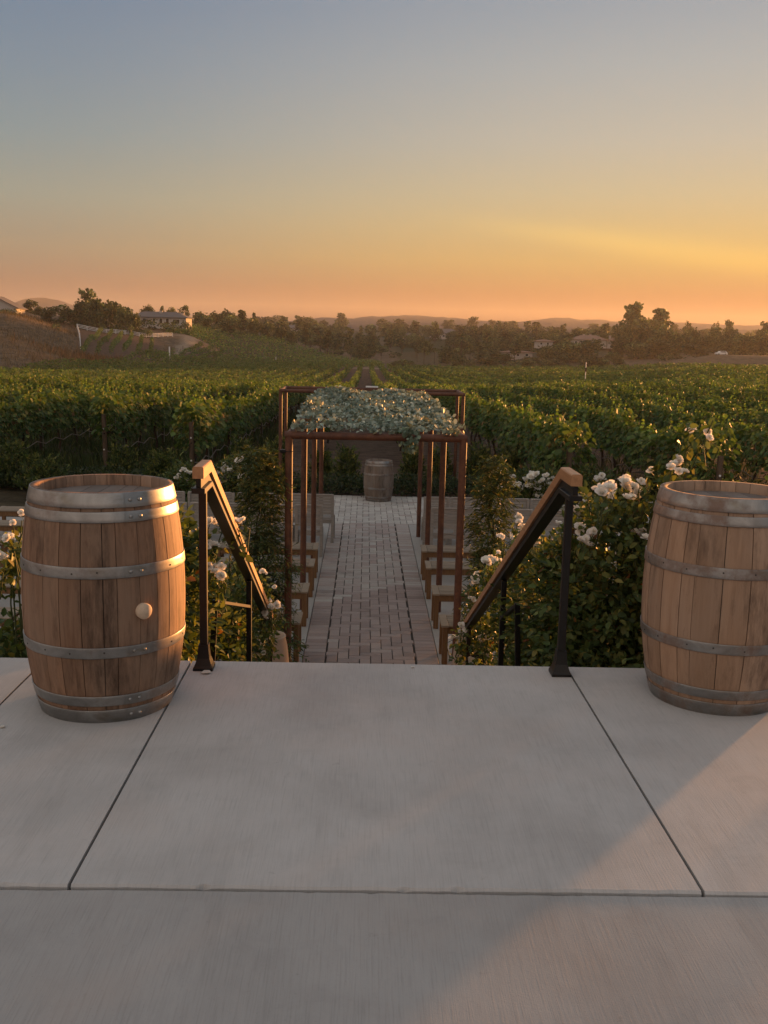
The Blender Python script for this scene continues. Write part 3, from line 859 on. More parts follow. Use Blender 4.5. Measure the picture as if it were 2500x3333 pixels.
# ------------------------------------------------------------------ leaves of eucalyptus lying on the arbor
def build_garland():
    N = 24000
    Y = RNG.uniform(10.11, 17.85, N); q = (Y - 10.1) / 7.7; X = RNG.uniform(-.76 - .10 * q, .98 + .08 * q, N)
    gap = .5 + .5 * np.sin(Y * 4.1 + .8 * np.sin(X * 2.2)) + .35 * np.sin(X * 5 + Y * 1.3)
    left = np.clip((X + .45) / .35, 0, 1)
    keep = RNG.random(N) < np.clip(.34 + .62 * gap, .16, 1) * np.where((Y > 10.9) & (Y < 11.6) & (X < -.1), .12, 1) * 1.0
    X, Y = X[keep], Y[keep]; n = len(X)
    mound = .050 + .022 * np.sin(Y * 4.1 + .8 * np.sin(X * 2.2)) + .04 * np.sin(X * 7 + Y)
    Z = .640 + RNG.random(n) ** .8 * np.maximum(mound, .035)
    m = RNG.random(n)
    # shaggy front edge and a hanging sprig
    P = np.stack([X, Y, Z], 1)
    D = unit(np.stack([RNG.normal(0, 1, n), RNG.normal(-.25, 1, n), RNG.normal(.15, .55, n)], 1))
    Nn = unit(rnd(n) * .65 + np.array([0, -.25, .8]))
    cols = [(.20, .245, .19), (.29, .335, .27), (.13, .17, .125), (.42, .44, .35), (.30, .25, .13)]
    lm = LM(); lm.leaves(P, D, Nn, RNG.uniform(.022, .064, n), 'round', mixcol(n, cols, [.34, .24, .29, .08, .05], .22))
    for a, b in ((.9, 50),):
        k = b; Q = np.stack([a + RNG.normal(0, .06, k), 10.15 + RNG.normal(0, .03, k), .69 + RNG.normal(0, .05, k)], 1)
        lm.leaves(Q, rnd(k) + np.array([0, -.8, .1]), rnd(k) + np.array([0, -.5, .6]), RNG.uniform(.035, .06, k), 'round', mixcol(k, cols, [.3, .3, .3, .1, 0]))
    root = empty('eucalyptus_garland', (.12, 14, .65), 0, 'silver-green eucalyptus garland laid across the roof of the arbor', 'garland')
    o = link('foliage', lm.mesh('garland_foliage', M['euc_leaf']), root, (-.12, -14, -.65))
    k = 150; t = RNG.random(k)
    Q = np.stack([.46 + RNG.normal(0, .055, k) * (1.1 - .6 * t), 10.09 + RNG.normal(0, .03, k), .70 - t * .25], 1)
    l2 = LM(); l2.leaves(Q, rnd(k) * .6 + np.array([0, -.2, -1]), rnd(k) * .7 + np.array([0, -1, .2]), RNG.uniform(.025, .05, k), 'round', mixcol(k, [(.09, .135, .09), (.13, .18, .13)], [1, 1]))
    link('hanging_sprig', l2.mesh('sprig', M['euc_leaf']), root, (-.12, -14, -.65))
build_garland()

# ------------------------------------------------------------------ pots and fallen petals
def pot(x, y, label):
    root = empty('stone_pot', (x, y, ZP), 0, label, 'plant pot', 'stone pots at the foot of the steps')
    b = MB(); prof = [(.001, 0), (.125, 0), (.135, .015), (.17, .14), (.198, .30), (.202, .42), (.188, .56), (.168, .66), (.172, .675), (.168, .685), (.150, .68), (.150, .60)]
    b.lathe(prof, 36); b.build('bowl', M['ceramic'], root)
    s = MB(); s.lathe([(.001, .615), (.153, .60)], 24); s.build('soil', M['soil'], root)
pot(-.895, 9.28, 'round stone pot half hidden behind the foot of the left railing')
pot(1.09, 9.28, 'round stone pot under white roses at the foot of the right railing')
def petal(x, y, rz, s, label):
    L = LM(); L.leaves([(0, 0, .004)], [(1, 0, .05)], [(0, 0, 1)], [s], 'round', (.75, .72, .66))
    L.leaves([(.001, 0, .001)], [(1, 0, .05)], [(0, 0, 1)], [s * .98], 'round', (.7, .66, .6))
    tag(link('fallen_petal', L.mesh('fallen_petal', M['petal']), None, (x, y, .001), rz), label, 'petal', 'petals fallen on the patio')
petal(-.745, 4.475, .1, .048, 'pale petal lying beside the base of the left railing post')
petal(.245, 4.60, .6, .018, 'tiny white petal on the patio edge in the middle of the steps opening')
petal(-1.43, 3.78, .4, .022, 'tiny white petal on the slab left of the bunged barrel')
# ------------------------------------------------------------------ grapevines
VCOL = [(.054, .094, .034), (.078, .126, .040), (.120, .168, .050), (.18, .21, .058), (.20, .17, .06), (.17, .095, .04)]
VW = [.30, .32, .20, .10, .05, .025]
def vine_leaves(n, Ly, big=1.0, z0=.80, z1=1.78):
    y = RNG.uniform(-Ly / 2, Ly / 2, n); h = RNG.random(n) ** .85
    lump = .5 + .5 * np.sin(y * 4.4 + RNG.uniform(0, 6)) * np.cos(h * 5)
    z = z0 + (z1 - z0) * h - .12 * (1 - lump) + RNG.normal(0, .05, n)
    rad = (.15 + .17 * np.sin(np.clip(h, 0, 1) * pi * .92 + .12)) * (.75 + .5 * lump)
    side = np.where(RNG.random(n) < .5, -1, 1)
    f = RNG.random(n) ** .45
    x = side * rad * f
    top = h > .82
    P = np.stack([x, y, z], 1)
    D = np.stack([side * RNG.uniform(.1, .9, n), RNG.normal(0, .6, n), np.where(top, RNG.uniform(-.4, .7, n), RNG.uniform(-1.2, -.1, n))], 1)
    N = np.stack([side * RNG.uniform(.3, 1.1, n), RNG.normal(0, .35, n), RNG.uniform(.1, 1.0, n)], 1)
    L = RNG.uniform(.080, .140, n) * big
    return P, D, N, L, h
def vine_cols(n, h, tone=1.0):
    c = mixcol(n, VCOL, VW, .22)
    c = np.where(h[:, None] > .78, c * .4 + np.array([.080, .112, .034]) * .75, c) * tone  # young upper leaves, lightened further so the row tops look sunlit
    return c

vine_meshes = []
for v in range(7):
    lm = LM(); P, D, N, L, h = vine_leaves(620, 2.05)
    lm.leaves(P, D, N, L, 'grape', vine_cols(len(P), h))
    ex = []
    for s in range(6):   # long shoots above and beside the canopy
        a = np.array([RNG.normal(0, .15), RNG.uniform(-.8, .8), 1.55]); d = unit(np.array([RNG.normal(0, .35), RNG.normal(0, .35), 1]))
        ln = RNG.uniform(.25, .62); k = 7; t = np.linspace(.1, 1, k)
        Q = a + d * t[:, None] * ln
        lm.leaves(Q, rnd(k) * .8 + np.array([0, 0, .2]), rnd(k) * .5 + np.array([0, 0, .8]), np.linspace(.10, .045, k), 'grape', mixcol(k, [(.12, .19, .04), (.19, .24, .05)], [1, 1]))
        ex.append((*prisms([a], [a + d * ln], .004, .002), (.10, .12, .04), 0))
    fol = lm.mesh('vine_foliage', M['vine_leaf'], ex)
    t = MB(); b = random.uniform(-.06, .06)
    t.tube([(0, 0, -.08), (b, random.uniform(-.05, .05), .3), (-b * .6, random.uniform(-.05, .05), .62), (0, 0, .86)], [.042, .032, .030, .034], 7)
    t.tube([(0, 0, .84), (0, .4, .90), (random.uniform(-.04, .04), .98, .90)], [.028, .02, .014], 6); t.tube([(0, 0, .84), (0, -.4, .90), (random.uniform(-.04, .04), -.98, .90)], [.028, .02, .014], 6)
    st = MB(); st.tube([(.05, .03, -.05), (.05, .03, 1.35)], .010, 5)
    vine_meshes.append((fol, t.mesh('vine_trunk', M['bark']), st.mesh('vine_stake', M['wire'])))

ROWX = [-.1 + 2.8 * (k + .5) for k in range(-34, 34)]
def row_start(x):
    if abs(x + .1) < 2: return 30.0 if x > 0 else 33.0
    if x > 0: return {1: 20.6, 2: 19.9, 3: 20.8}.get(int(round((x + .1 - 1.4) / 2.8)), 21.0)
    return {-2: 25.5, -3: 28.0, -4: 23.5}.get(int(round((x + .1 - 1.4) / 2.8)), 25.0)
vines = []
for xi, x in enumerate(ROWX):
    y = row_start(x); k = 0
    while y < 330:
        u = x / y
        if abs(u) < .50 and bool(in_field(np.array(x), np.array(y))):
            vines.append((sqrt(x * x + y * y), x + random.gauss(0, .06), y, k, xi))
        y += 1.8; k += 1
vines.sort()
near = [v for v in vines if abs(v[1] / v[2]) < .43][:300]
nearset = set(id(v) for v in near)
rest = [v for v in vines if id(v) not in nearset]
ORD = ['first', 'second', 'third', 'fourth', 'fifth', 'sixth', 'seventh', 'eighth', 'ninth', 'tenth']
def rowname(xi):
    k = xi - 34
    side = 'right' if k >= 0 else 'left'
    i = k if k >= 0 else -k - 1
    o = ORD[i] if i < 10 else 'outer'
    return '%s vine row %s of the central alley' % (o, side), i
for d, x, y, k, xi in near:
    fol, tr, sk = vine_meshes[random.randrange(7)]
    rn, i = rowname(xi)
    lab = ('leafy end grapevine in the ' if k == 0 else 'leafy green grapevine along the ') + rn
    e = empty('grapevine', (x, y, g1(x, y)), random.choice((0, pi)) + random.gauss(0, .08), lab, 'grapevine', 'grapevines of the ' + rn)
    e.scale = (random.uniform(.9, 1.2), 1, random.uniform(.93, 1.08))
    if k == 0: e.scale = (1.25, 1, 1.12)
    link('trunk', tr, e); link('foliage', fol, e)
    if d < 48: link('stake', sk, e)

def far_vineyard():
    R = np.array([(v[1], v[2], v[0]) for v in rest]); Gz = gz(R[:, 0], R[:, 1])
    lm = LM(); ex = []
    for d0, d1, n, big in ((0, 75, 320, 1.15), (75, 125, 170, 1.45), (125, 200, 80, 2.0), (200, 400, 42, 2.6)):
        m = (R[:, 2] >= d0) & (R[:, 2] < d1)
        if not m.any(): continue
        B = np.stack([R[m, 0], R[m, 1], Gz[m]], 1); c = len(B)
        P, D, N, L, h = vine_leaves(n * c, 2.0, big)
        tone = np.repeat(np.exp(RNG.normal(0, .16, c)), n)[:, None]
        hs = np.repeat(RNG.uniform(.9, 1.12, c), n)
        P[:, 2] *= hs
        P = P + np.repeat(B, n, axis=0)
        lm.leaves(P, D, N, L, 'grape', vine_cols(len(P), h) * tone)
        if d1 <= 125:
            V, F = prisms(B + [0, 0, -.05], B + [0, 0, .9], .04, .03); ex.append((V, F, (.05, .035, .025), 1))
    o = link('distant_vineyard', lm.mesh('distant_vineyard', [M['vine_leaf'], M['tree_bark']], ex))
    tag(o, 'distant rows of grapevines filling the slope up to the hills', 'vineyard', kind='stuff')
far_vineyard()

def hill_vines():
    """vine rows across the hillside block and down the slope under the white fence"""
    B = []
    for y in np.arange(334, 403, 8.4):
        for x in np.arange(-.195 * y, .015 * y, 2.0):
            u = x / y
            if u > -.197 + (y - 334) * .0002 and y < np.interp(u, [-.2, -.1, .0, .02], [382, 398, 372, 350]): B.append((x, y))
    B = np.array(B); lm = LM(); n = 44
    P, D, N, L, h = vine_leaves(n * len(B), 2.2, 3.4, .2, 2.0); P = P[:, [1, 0, 2]]; D = D[:, [1, 0, 2]]; N = N[:, [1, 0, 2]]
    P[:, :2] *= [1, 1.3]
    P += np.repeat(np.stack([B[:, 0], B[:, 1], gz(B[:, 0], B[:, 1])], 1), n, axis=0)
    lm.leaves(P, D, N, L, 'grape', vine_cols(len(P), h, 1.6))
    tag(link('hillside_vineyard', lm.mesh('hillside_vineyard', M['vine_leaf'])), 'terraced rows of vines across the hillside below the grey roof', 'vineyard', kind='stuff')
    for k in range(6):
        u0 = -.271 + k * .0115; B = []
        for y in np.arange(222 + 4 * k, 292, 1.9): B.append((u0 * 250 + (y - 250) * -.20, y))
        B = np.array(B); lm = LM(); n = 34
        P, D, N, L, h = vine_leaves(n * len(B), 2.0, 2.6)
        P += np.repeat(np.stack([B[:, 0], B[:, 1], gz(B[:, 0], B[:, 1])], 1), n, axis=0)
        lm.leaves(P, D, N, L, 'grape', vine_cols(len(P), h, 1.0))
        rt = empty('vine_row', (B[0, 0], B[0, 1], g1(B[0, 0], B[0, 1])), 0, '%s vine row from the left, running down the slope under the white fence' % ORD[k], 'vine row', 'vine rows below the white fence')
        link('foliage', lm.mesh('slope_vines', M['vine_leaf']), rt, tuple(-c for c in rt.location))
hill_vines()

# row end posts, drip hoses and wires of the near rows
for xi in range(30, 38):
    x = ROWX[xi]; rn, i = rowname(xi); y0 = row_start(x) - .75
    if abs(x) > 2:
        g = g1(x, y0); e = empty('row_end_post', (x, y0, g), 0, 'wooden end post of the ' + rn, 'post', 'end posts of the vine rows')
        p = MB(); p.tube([(0, 0, -.1), (.01, -.03, .8), (.0, -.07, 1.5)], [.065, .062, .058], 10); p.build('stake', M['post_wood'], e)
        for z in (.55, 1.12):
            b = MB(); b.tube([(0, -.085 - z * .02, z), (0, -.10 - z * .02, z)], .022, 8); b.build('insulator', M['white_paint'], e)
    pts = []; y = y0 + (0 if abs(x) > 2 else 1)
    while y < 64:
        for q in (0, .5): pts.append((x + .06 + random.uniform(-.015, .015), y + q * 1.8, g1(x, y + q * 1.8) + (.50 if q == 0 else .40 + random.uniform(-.05, .03))))
        y += 1.8
    h = MB(); h.tube(pts, .014, 5); tag(h.build('drip_hose', M['hose']), 'thin drip hose strung low along the ' + rn, 'hose', 'drip hoses of the vine rows')

# weeds and grass under the vines and along the terrace
def grass(name, label, n, fx, fy, hgt, cols, w):
    X, Y = fx(n), fy(n)
    if name == 'dry_grass': ok = ~in_field(X, Y + 6) & ~((X / Y > -.285) & (X / Y < -.2) & (Y > 225)); X, Y = X[ok], Y[ok]; n = len(X)
    P = np.stack([X, Y, gz(X, Y) - .02], 1)
    D = np.stack([RNG.normal(0, .35, n), RNG.normal(0, .35, n), np.ones(n)], 1)
    lm = LM(); lm.leaves(P, D, rnd(n) * .6 + np.array([0, -1, .2]), RNG.uniform(hgt * .4, hgt, n) * (.6 + .8 * (np.sin(X * 1.7) * np.sin(Y * 1.3) > 0)), 'blade', mixcol(n, cols, w, .25))
    tag(link(name, lm.mesh(name, M['grass'])), label, 'grass', kind='stuff')
grass('weeds', 'dark green weeds growing under the left vine rows', 26000, lambda n: RNG.uniform(-17, -3.2, n), lambda n: 23 + RNG.random(n) ** 1.5 * 34, .36, [(.03, .05, .018), (.05, .075, .025), (.09, .10, .035)], [.5, .4, .1])
grass('weeds', 'sparse green weeds growing along the foot of the right vine rows', 3500, lambda n: RNG.uniform(3, 16, n), lambda n: 23 + RNG.random(n) ** 1.8 * 9, .4, [(.035, .055, .02), (.06, .08, .028), (.12, .11, .05)], [.5, .35, .15])
def mound_x(n): return RNG.uniform(-72, -36, n)
grass('dry_grass', 'tawny dry grass on the mound at the edge of the left hillside', 9000, lambda n: RNG.normal(-48, 7, n), lambda n: RNG.normal(212, 9, n), 1.3, [(.19, .115, .06), (.15, .10, .055), (.20, .10, .05)], [1, 1, .7])

grass('dry_grass', 'pale dry grass tufts scattered over the bare left hillside', 24000, lambda n: RNG.uniform(-125, -52, n), lambda n: RNG.uniform(150, 290, n), .9, [(.15, .11, .065), (.11, .08, .048), (.20, .15, .09), (.07, .055, .035)], [1, 1, .6, .8])
# ------------------------------------------------------------------ roses
def bloom_mesh(seed):
    rg = np.random.default_rng(seed); lm = LM()
    for ring, (n, tilt, L, r) in enumerate(((6, .25, 1.0, .10), (6, .55, .92, .10), (5, .95, .75, .08), (5, 1.5, .55, .05), (4, 2.6, .42, .02))):
        a = rg.uniform(0, 6.28) + np.arange(n) * 2 * pi / n + rg.normal(0, .18, n)
        out = np.stack([np.cos(a), np.sin(a), np.zeros(n)], 1)
        D = out + np.array([0, 0, 1]) * (tilt + rg.normal(0, .15, n))[:, None]
        N = np.array([0, 0, 1.0]) - out * .6
        lm.leaves(out * r + np.array([0, 0, .05 * ring]), D, N, L * rg.uniform(.85, 1.1, n), 'petal', np.clip(np.array([.90, .87, .82]) * rg.uniform(.88, 1.08, (n, 1)) * (1, 1 - .012 * ring, 1 - .03 * ring), 0, .9))
    return lm.mesh('bloom', M['petal'])
BLOOMS = [bloom_mesh(s) for s in range(5)]

RCOL = [(.048, .078, .026), (.078, .115, .036), (.135, .160, .048), (.22, .20, .06), (.15, .075, .035)]
def bush_cloud(lm, ells, n, lsize, shape='oval', cols=RCOL, w=(.38, .36, .19, .05, .015), per=5, shell=.55):
    vol = np.array([e[1][0] * e[1][1] * e[1][2] for e in ells]); cnt = (n / per * vol / vol.sum()).astype(int) + 1
    for (c, r), k in zip(ells, cnt):
        d = rdir(k); f = shell + (1 - shell) * RNG.random(k) ** .6
        f = np.where(RNG.random(k) < .3, RNG.random(k), f) * (1 + .16 * np.sin(d[:, 0] * 7 + c[0] * 9) * np.sin(d[:, 2] * 6 + c[1] * 5))
        base = np.array(c) + d * f[:, None] * np.array(r)
        dirn = unit(d * .8 + rnd(k) * .7 + np.array([0, 0, .25]))
        for j in range(per):
            t = j / max(1, per - 1)
            s = (1 if j % 2 else -1) * (0 if j == per - 1 else 1)
            side = unit(np.cross(dirn, rnd(k)))
            P = base + dirn * (t * lsize * 1.9)[..., None] if np.ndim(t) else base + dirn * t * lsize * 1.9
            lm.leaves(P, dirn * (.5 + .5 * t) + side * s * .9 + rnd(k) * .15 + np.array([0, 0, -.15]), rnd(k) * .45 + np.array([0, -.1, .9]), lsize * RNG.uniform(.7, 1.15, k), shape, mixcol(k, cols, w, .2))

def rose_bush(label, ells, n, blooms, base, lsize=.055, canes=14, shoots=(), group='white rose bushes'):
    root = empty('rose_bush', base, 0, label, 'rose bush', group)
    bx = Vector(base)
    E_ = [((c[0] - bx.x, c[1] - bx.y, c[2] - bx.z), r) for c, r in ells]
    lm = LM(); bush_cloud(lm, E_, n, lsize)
    st = MB()
    def cane(a, b, r=.008):
        a, b = Vector(a), Vector(b); m = a.lerp(b, .55) + Vector((random.uniform(-.06, .06), random.uniform(-.06, .06), .05))
        st.tube([a, m, b], [r, r * .8, r * .45], 5, cap=False)
    for i in range(canes):
        c, r = random.choice(E_); v = Vector((random.gauss(0, .5), random.gauss(0, .5), random.uniform(0, .9)))
        cane((random.uniform(-.15, .15), random.uniform(-.15, .15), -.1), (c[0] + v.x * r[0], c[1] + v.y * r[1], c[2] + v.z * r[2]))
    for sp in shoots:
        pts = [Vector(p) - bx for p in sp]; st.tube(pts, [.007 - .004 * k / (len(pts) - 1) for k in range(len(pts))], 5, cap=False)
        for a, b in zip(pts[:-1], pts[1:]):
            k = 12; t = RNG.random(k)[:, None]; P = np.array(a) * (1 - t) + np.array(b) * t
            lm.leaves(P, rnd(k) + np.array([0, 0, .1]), rnd(k) * .4 + np.array([0, 0, 1]), RNG.uniform(.04, .075, k), 'oval', mixcol(k, [(.11, .14, .035), (.07, .11, .03)], [1, 1]))
    more = []
    for x, y, z, r in blooms:   # the largest are clusters of several roses
        if r > .033:
            for q in range(4): more.append((x + random.gauss(0, r * .62), y + random.gauss(0, r * .5), z + random.gauss(0, r * .48), r * random.uniform(.58, .80)))
        else:
            more.append((x, y, z, r))
            if r > .024: more.append((x + random.gauss(0, r), y + random.gauss(0, r), z + random.gauss(0, r * .8), r * random.uniform(.7, .95)))
    blooms = more
    for x, y, z, r in blooms:   # short leafy stalk under every bloom
        p = np.array((x, y, z)) - np.array(base)
        cane(p + [random.uniform(-.05, .05), random.uniform(0, .08), -.22], p - [0, 0, .01], .0045)
        k = 7; t = RNG.uniform(.05, .22, k)
        lm.leaves(p + np.stack([RNG.normal(0, .03, k), RNG.normal(.01, .03, k), -t], 1), rnd(k), rnd(k) * .5 + np.array([0, 0, .8]), RNG.uniform(.035, .06, k) * min(1.6, lsize / .05), 'oval', mixcol(k, RCOL, [.2, .3, .3, .15, 0]))
    link('foliage', lm.mesh('rose_foliage', M['rose_leaf']), root)
    st.build('canes', M['stem'], root)
    for x, y, z, r in blooms:
        q = empty  # each bloom is a part of its bush
        o = link('bloom', BLOOMS[random.randrange(5)], root, (x - bx.x, y - bx.y, z - bx.z), random.uniform(0, 6.28), (r * 1.05,) * 3)
        o.rotation_euler = (radians(random.uniform(5, 60)), random.uniform(-.5, .5), random.uniform(-.7, .7))
    return root
BL_RA=[(1.35,5.60,0.76,0.053),(1.38,5.60,0.76,0.025),(1.52,5.60,0.74,0.046),(1.48,5.60,0.71,0.032),(1.43,5.60,0.71,0.032),(1.58,5.60,0.71,0.042),(1.54,5.60,0.80,0.025),(1.53,5.60,0.77,0.028),(1.58,5.60,0.50,0.039),(1.27,5.60,0.50,0.032),(1.29,5.60,0.52,0.039),(1.23,5.60,0.47,0.035),(1.26,5.60,0.59,0.032),(1.13,5.60,0.54,0.021),(1.37,5.60,0.64,0.018),(1.07,6.60,0.36,0.041),(1.06,7.00,0.18,0.053),(1.12,7.00,0.21,0.044),(1.12,6.30,0.31,0.038),(1.01,7.00,0.16,0.026),(1.66,5.50,0.91,0.025),(1.72,5.50,0.91,0.034),(1.74,5.50,0.89,0.021),(1.67,5.50,0.84,0.025),(1.88,5.50,1.08,0.025),(1.84,5.50,1.08,0.021),(1.91,5.50,1.09,0.023),(1.55,5.50,0.52,0.025),(1.59,5.50,0.50,0.021)]
BL_RC=[(1.11,8.60,-0.41,0.049),(1.21,8.60,-0.36,0.049),(1.17,8.60,-0.39,0.038),(0.99,8.60,-0.56,0.043),(1.03,8.60,-0.55,0.027),(1.24,8.60,-0.76,0.030),(1.03,8.60,-0.68,0.032),(0.99,8.60,-0.70,0.027),(0.94,8.60,-0.95,0.043),(0.93,8.60,-1.07,0.054),(0.98,8.60,-1.06,0.043),(0.89,8.60,-1.11,0.032),(0.98,8.60,-1.22,0.032),(1.37,8.60,-0.47,0.032),(1.39,8.60,-0.48,0.027),(1.06,8.60,-0.98,0.027)]
BL_LA=[(-0.70,5.60,0.51,0.025),(-0.88,5.60,0.51,0.025),(-0.86,5.60,0.37,0.030),(-0.81,5.60,0.24,0.034),(-0.83,5.60,0.25,0.025),(-0.79,5.60,0.23,0.028),(-0.83,6.20,0.18,0.031),(-0.88,5.60,0.38,0.019)]
BL_LB=[(-0.83,8.00,-0.38,0.027),(-0.77,8.00,-0.66,0.045),(-0.78,8.00,-0.63,0.027),(-0.73,8.00,-0.58,0.027),(-0.90,8.00,-0.63,0.020),(-0.78,8.00,-0.93,0.022),(-0.80,8.00,-0.98,0.027),(-0.81,8.00,-1.01,0.022),(-0.74,8.00,-0.53,0.022),(-0.71,8.00,-0.67,0.022)]
BL_L0=[(-1.93,5.60,0.55,0.021),(-1.94,5.60,0.51,0.019),(-1.96,5.60,0.43,0.028),(-1.94,5.60,0.45,0.019),(-2.01,5.60,0.40,0.018),(-2.01,5.60,0.36,0.028),(-2.05,5.60,0.34,0.028),(-2.02,5.60,0.31,0.028),(-1.98,5.60,0.32,0.021),(-1.98,5.60,0.29,0.019),(-2.04,5.60,0.31,0.019),(-2.06,5.60,0.36,0.019)]
BL_FL=[(-2.68,19.20,-0.94,0.043),(-2.42,19.20,-0.83,0.064),(-2.30,19.20,-0.88,0.071),(-2.23,19.20,-0.93,0.050),(-2.34,19.20,-0.86,0.050),(-2.71,19.20,-1.05,0.079),(-2.77,19.20,-1.03,0.036),(-2.74,19.20,-1.18,0.079),(-2.78,19.20,-1.16,0.043),(-2.63,19.20,-1.21,0.036),(-2.53,19.20,-1.21,0.057),(-2.33,19.20,-1.10,0.057),(-2.30,19.20,-1.13,0.043),(-2.28,19.20,-1.22,0.064),(-2.25,19.20,-1.38,0.050),(-2.57,19.20,-0.95,0.036),(-2.50,19.20,-0.92,0.036),(-2.63,19.20,-1.15,0.029),(-3.44,19.20,-0.96,0.032),(-3.38,19.20,-1.04,0.043),(-3.46,19.20,-1.22,0.039),(-3.38,19.20,-1.30,0.046),(-2.84,19.20,-1.11,0.043),(-3.57,19.20,-1.13,0.036),(-3.60,19.20,-1.17,0.043)]
BL_FR=[(2.49,19.20,-0.91,0.042),(2.58,19.20,-0.93,0.054),(2.90,19.20,-0.98,0.048),(2.95,19.20,-1.10,0.060),(2.71,19.20,-1.10,0.048),(2.64,19.20,-1.18,0.048),(2.57,19.20,-1.29,0.036),(2.50,19.20,-1.25,0.030),(2.55,19.20,-1.42,0.036),(2.40,19.20,-1.41,0.036),(3.30,19.20,-0.99,0.084),(3.20,19.20,-1.12,0.108),(3.15,19.20,-1.22,0.072),(3.27,19.20,-1.09,0.060),(3.52,19.20,-1.11,0.072),(3.52,19.20,-0.96,0.042),(3.68,19.20,-1.10,0.072),(3.43,19.20,-1.29,0.072),(3.50,19.20,-1.21,0.060),(3.46,19.20,-1.46,0.042),(3.41,19.20,-1.34,0.048),(4.57,19.20,-0.99,0.096),(4.67,19.20,-1.04,0.060),(4.27,19.20,-1.42,0.072),(3.89,19.20,-1.65,0.060)]

jit = lambda L, s: [(x + random.gauss(0, s), y + random.uniform(-.25, .25), z, r) for x, y, z, r in L]
rose_bush('big white rose bush with a tall flowering shoot, beside the right barrel',
          [((1.55, 5.75, -.05), (.50, .55, .72)), ((1.36, 5.9, .02), (.28, .42, .55)), ((1.62, 5.55, -.45), (.58, .5, .45)), ((1.30, 6.5, -.3), (.30, .6, .55)), ((1.75, 5.75, .40), (.22, .25, .42)), ((2.15, 5.95, .05), (.52, .5, .62)), ((2.0, 5.8, -.4), (.6, .5, .5))], 30000,
          jit(BL_RA, .004), (1.5, 5.8, bank_z(5.8)), .052, 22,
          [[(1.6, 5.6, .3), (1.68, 5.55, .75), (1.74, 5.5, .93), (1.88, 5.5, 1.10)], [(1.7, 5.6, .5), (1.84, 5.52, .9), (1.93, 5.5, 1.16)], [(1.55, 5.6, .4), (1.62, 5.52, .8), (1.66, 5.5, .95)], [(1.7, 5.5, .6), (1.76, 5.5, 1.0), (1.80, 5.5, 1.14)]])
rose_bush('unseen sparse rose bush added right of the right barrel for streaked shadows', [((3.75, 5.7, -.05), (.16, .3, .34)), ((4.35, 5.8, -.05), (.2, .3, .36)), ((3.2, 5.6, -.4), (.5, .4, .3)), ((4.1, 5.7, -.45), (.7, .4, .3))], 2600, [(3.8, 5.7, .3, .03), (4.3, 5.8, .32, .03)], (3.8, 5.7, bank_z(5.7)), .052, 8)  # out-of-view bush, added to break the sunlight on the patio into streaks
rose_bush('white rose bush at the lower end of the right railing, by the stone pot',
          [((1.42, 7.45, -.72), (.30, .75, .72)), ((1.22, 8.55, -1.0), (.26, .4, .62)), ((1.05, 8.75, -1.15), (.16, .25, .35)), ((1.75, 7.6, -.9), (.4, .7, .6))], 11000, jit(BL_RC, .004), (1.35, 7.9, bank_z(7.9)), .052, 14)
rose_bush('white rose bush squeezed between the left barrel and the left railing post',
          [((-1.19, 5.65, -.10), (.24, .5, .68)), ((-1.16, 5.4, .30), (.16, .3, .32)), ((-1.27, 6.5, -.40), (.24, .6, .55)), ((-1.55, 5.8, -.5), (.4, .5, .45))], 19500, jit(BL_LA, .004), (-1.2, 5.8, bank_z(5.8)), .058, 16)
rose_bush('white rose bush beside the lower end of the left railing',
          [((-1.12, 7.3, -.70), (.27, .7, .55)), ((-.98, 8.1, -.80), (.20, .4, .45)), ((-.92, 8.5, -1.05), (.14, .3, .35)), ((-1.5, 7.6, -.95), (.4, .6, .5))], 9500, jit(BL_LB, .004), (-1.15, 7.7, bank_z(7.7)), .052, 12)
rose_bush('low rose bush left of the bunged barrel with a large cluster of white blooms',
          [((-2.0, 5.62, .34), (.07, .1, .16)), ((-2.1, 5.7, -.56), (.4, .45, .36)), ((-1.9, 5.4, -.52), (.35, .3, .28))], 4200, jit(BL_L0, .004), (-2.05, 5.7, bank_z(5.7)), .06, 9,
          [[(-2.03, 5.7, -.5), (-2.04, 5.65, 0), (-2.0, 5.6, .33)], [(-2.0, 5.7, -.4), (-1.98, 5.62, .2), (-1.94, 5.6, .5)]])
rose_bush('white rose bush in full bloom behind the grey chairs, left of the aisle',
          [((-2.55, 19.5, -1.30), (.55, .5, .48)), ((-2.25, 19.4, -1.15), (.35, .4, .35)), ((-2.9, 19.6, -1.5), (.4, .5, .4))], 5500, jit([(a, b, c, r * 1.4) for a, b, c, r in BL_FL[:18] + [BL_FL[22]]], .01), (-2.5, 19.5, ZP), .075, 10)
rose_bush('smaller white rose bush behind the left barrel rim and the left grey chairs',
          [((-3.5, 19.5, -1.40), (.45, .45, .45))], 2600, jit([(a, b, c, r * 1.4) for a, b, c, r in BL_FL[18:22] + BL_FL[23:]], .01), (-3.5, 19.5, ZP), .075, 7)
rose_bush('white rose bush behind the grey chairs just right of the jasmine column',
          [((3.35, 19.5, -1.35), (.55, .5, .48)), ((3.6, 19.6, -1.5), (.4, .45, .4))], 5200, jit([(a, b, c, r * 1.25) for a, b, c, r in BL_FR[10:21] + [BL_FR[24]]], .01), (3.4, 19.5, ZP), .075, 10)
rose_bush('white rose bush behind the grey chairs, seen past the right jasmine column',
          [((2.65, 19.5, -1.35), (.42, .45, .45))], 3000, jit(BL_FR[:10], .01), (2.65, 19.5, ZP), .075, 8)
rose_bush('white rose bush behind the right railing post, farthest right',
          [((4.5, 19.5, -1.35), (.5, .45, .45))], 3000, jit(BL_FR[21:24], .01), (4.5, 19.5, ZP), .075, 8)

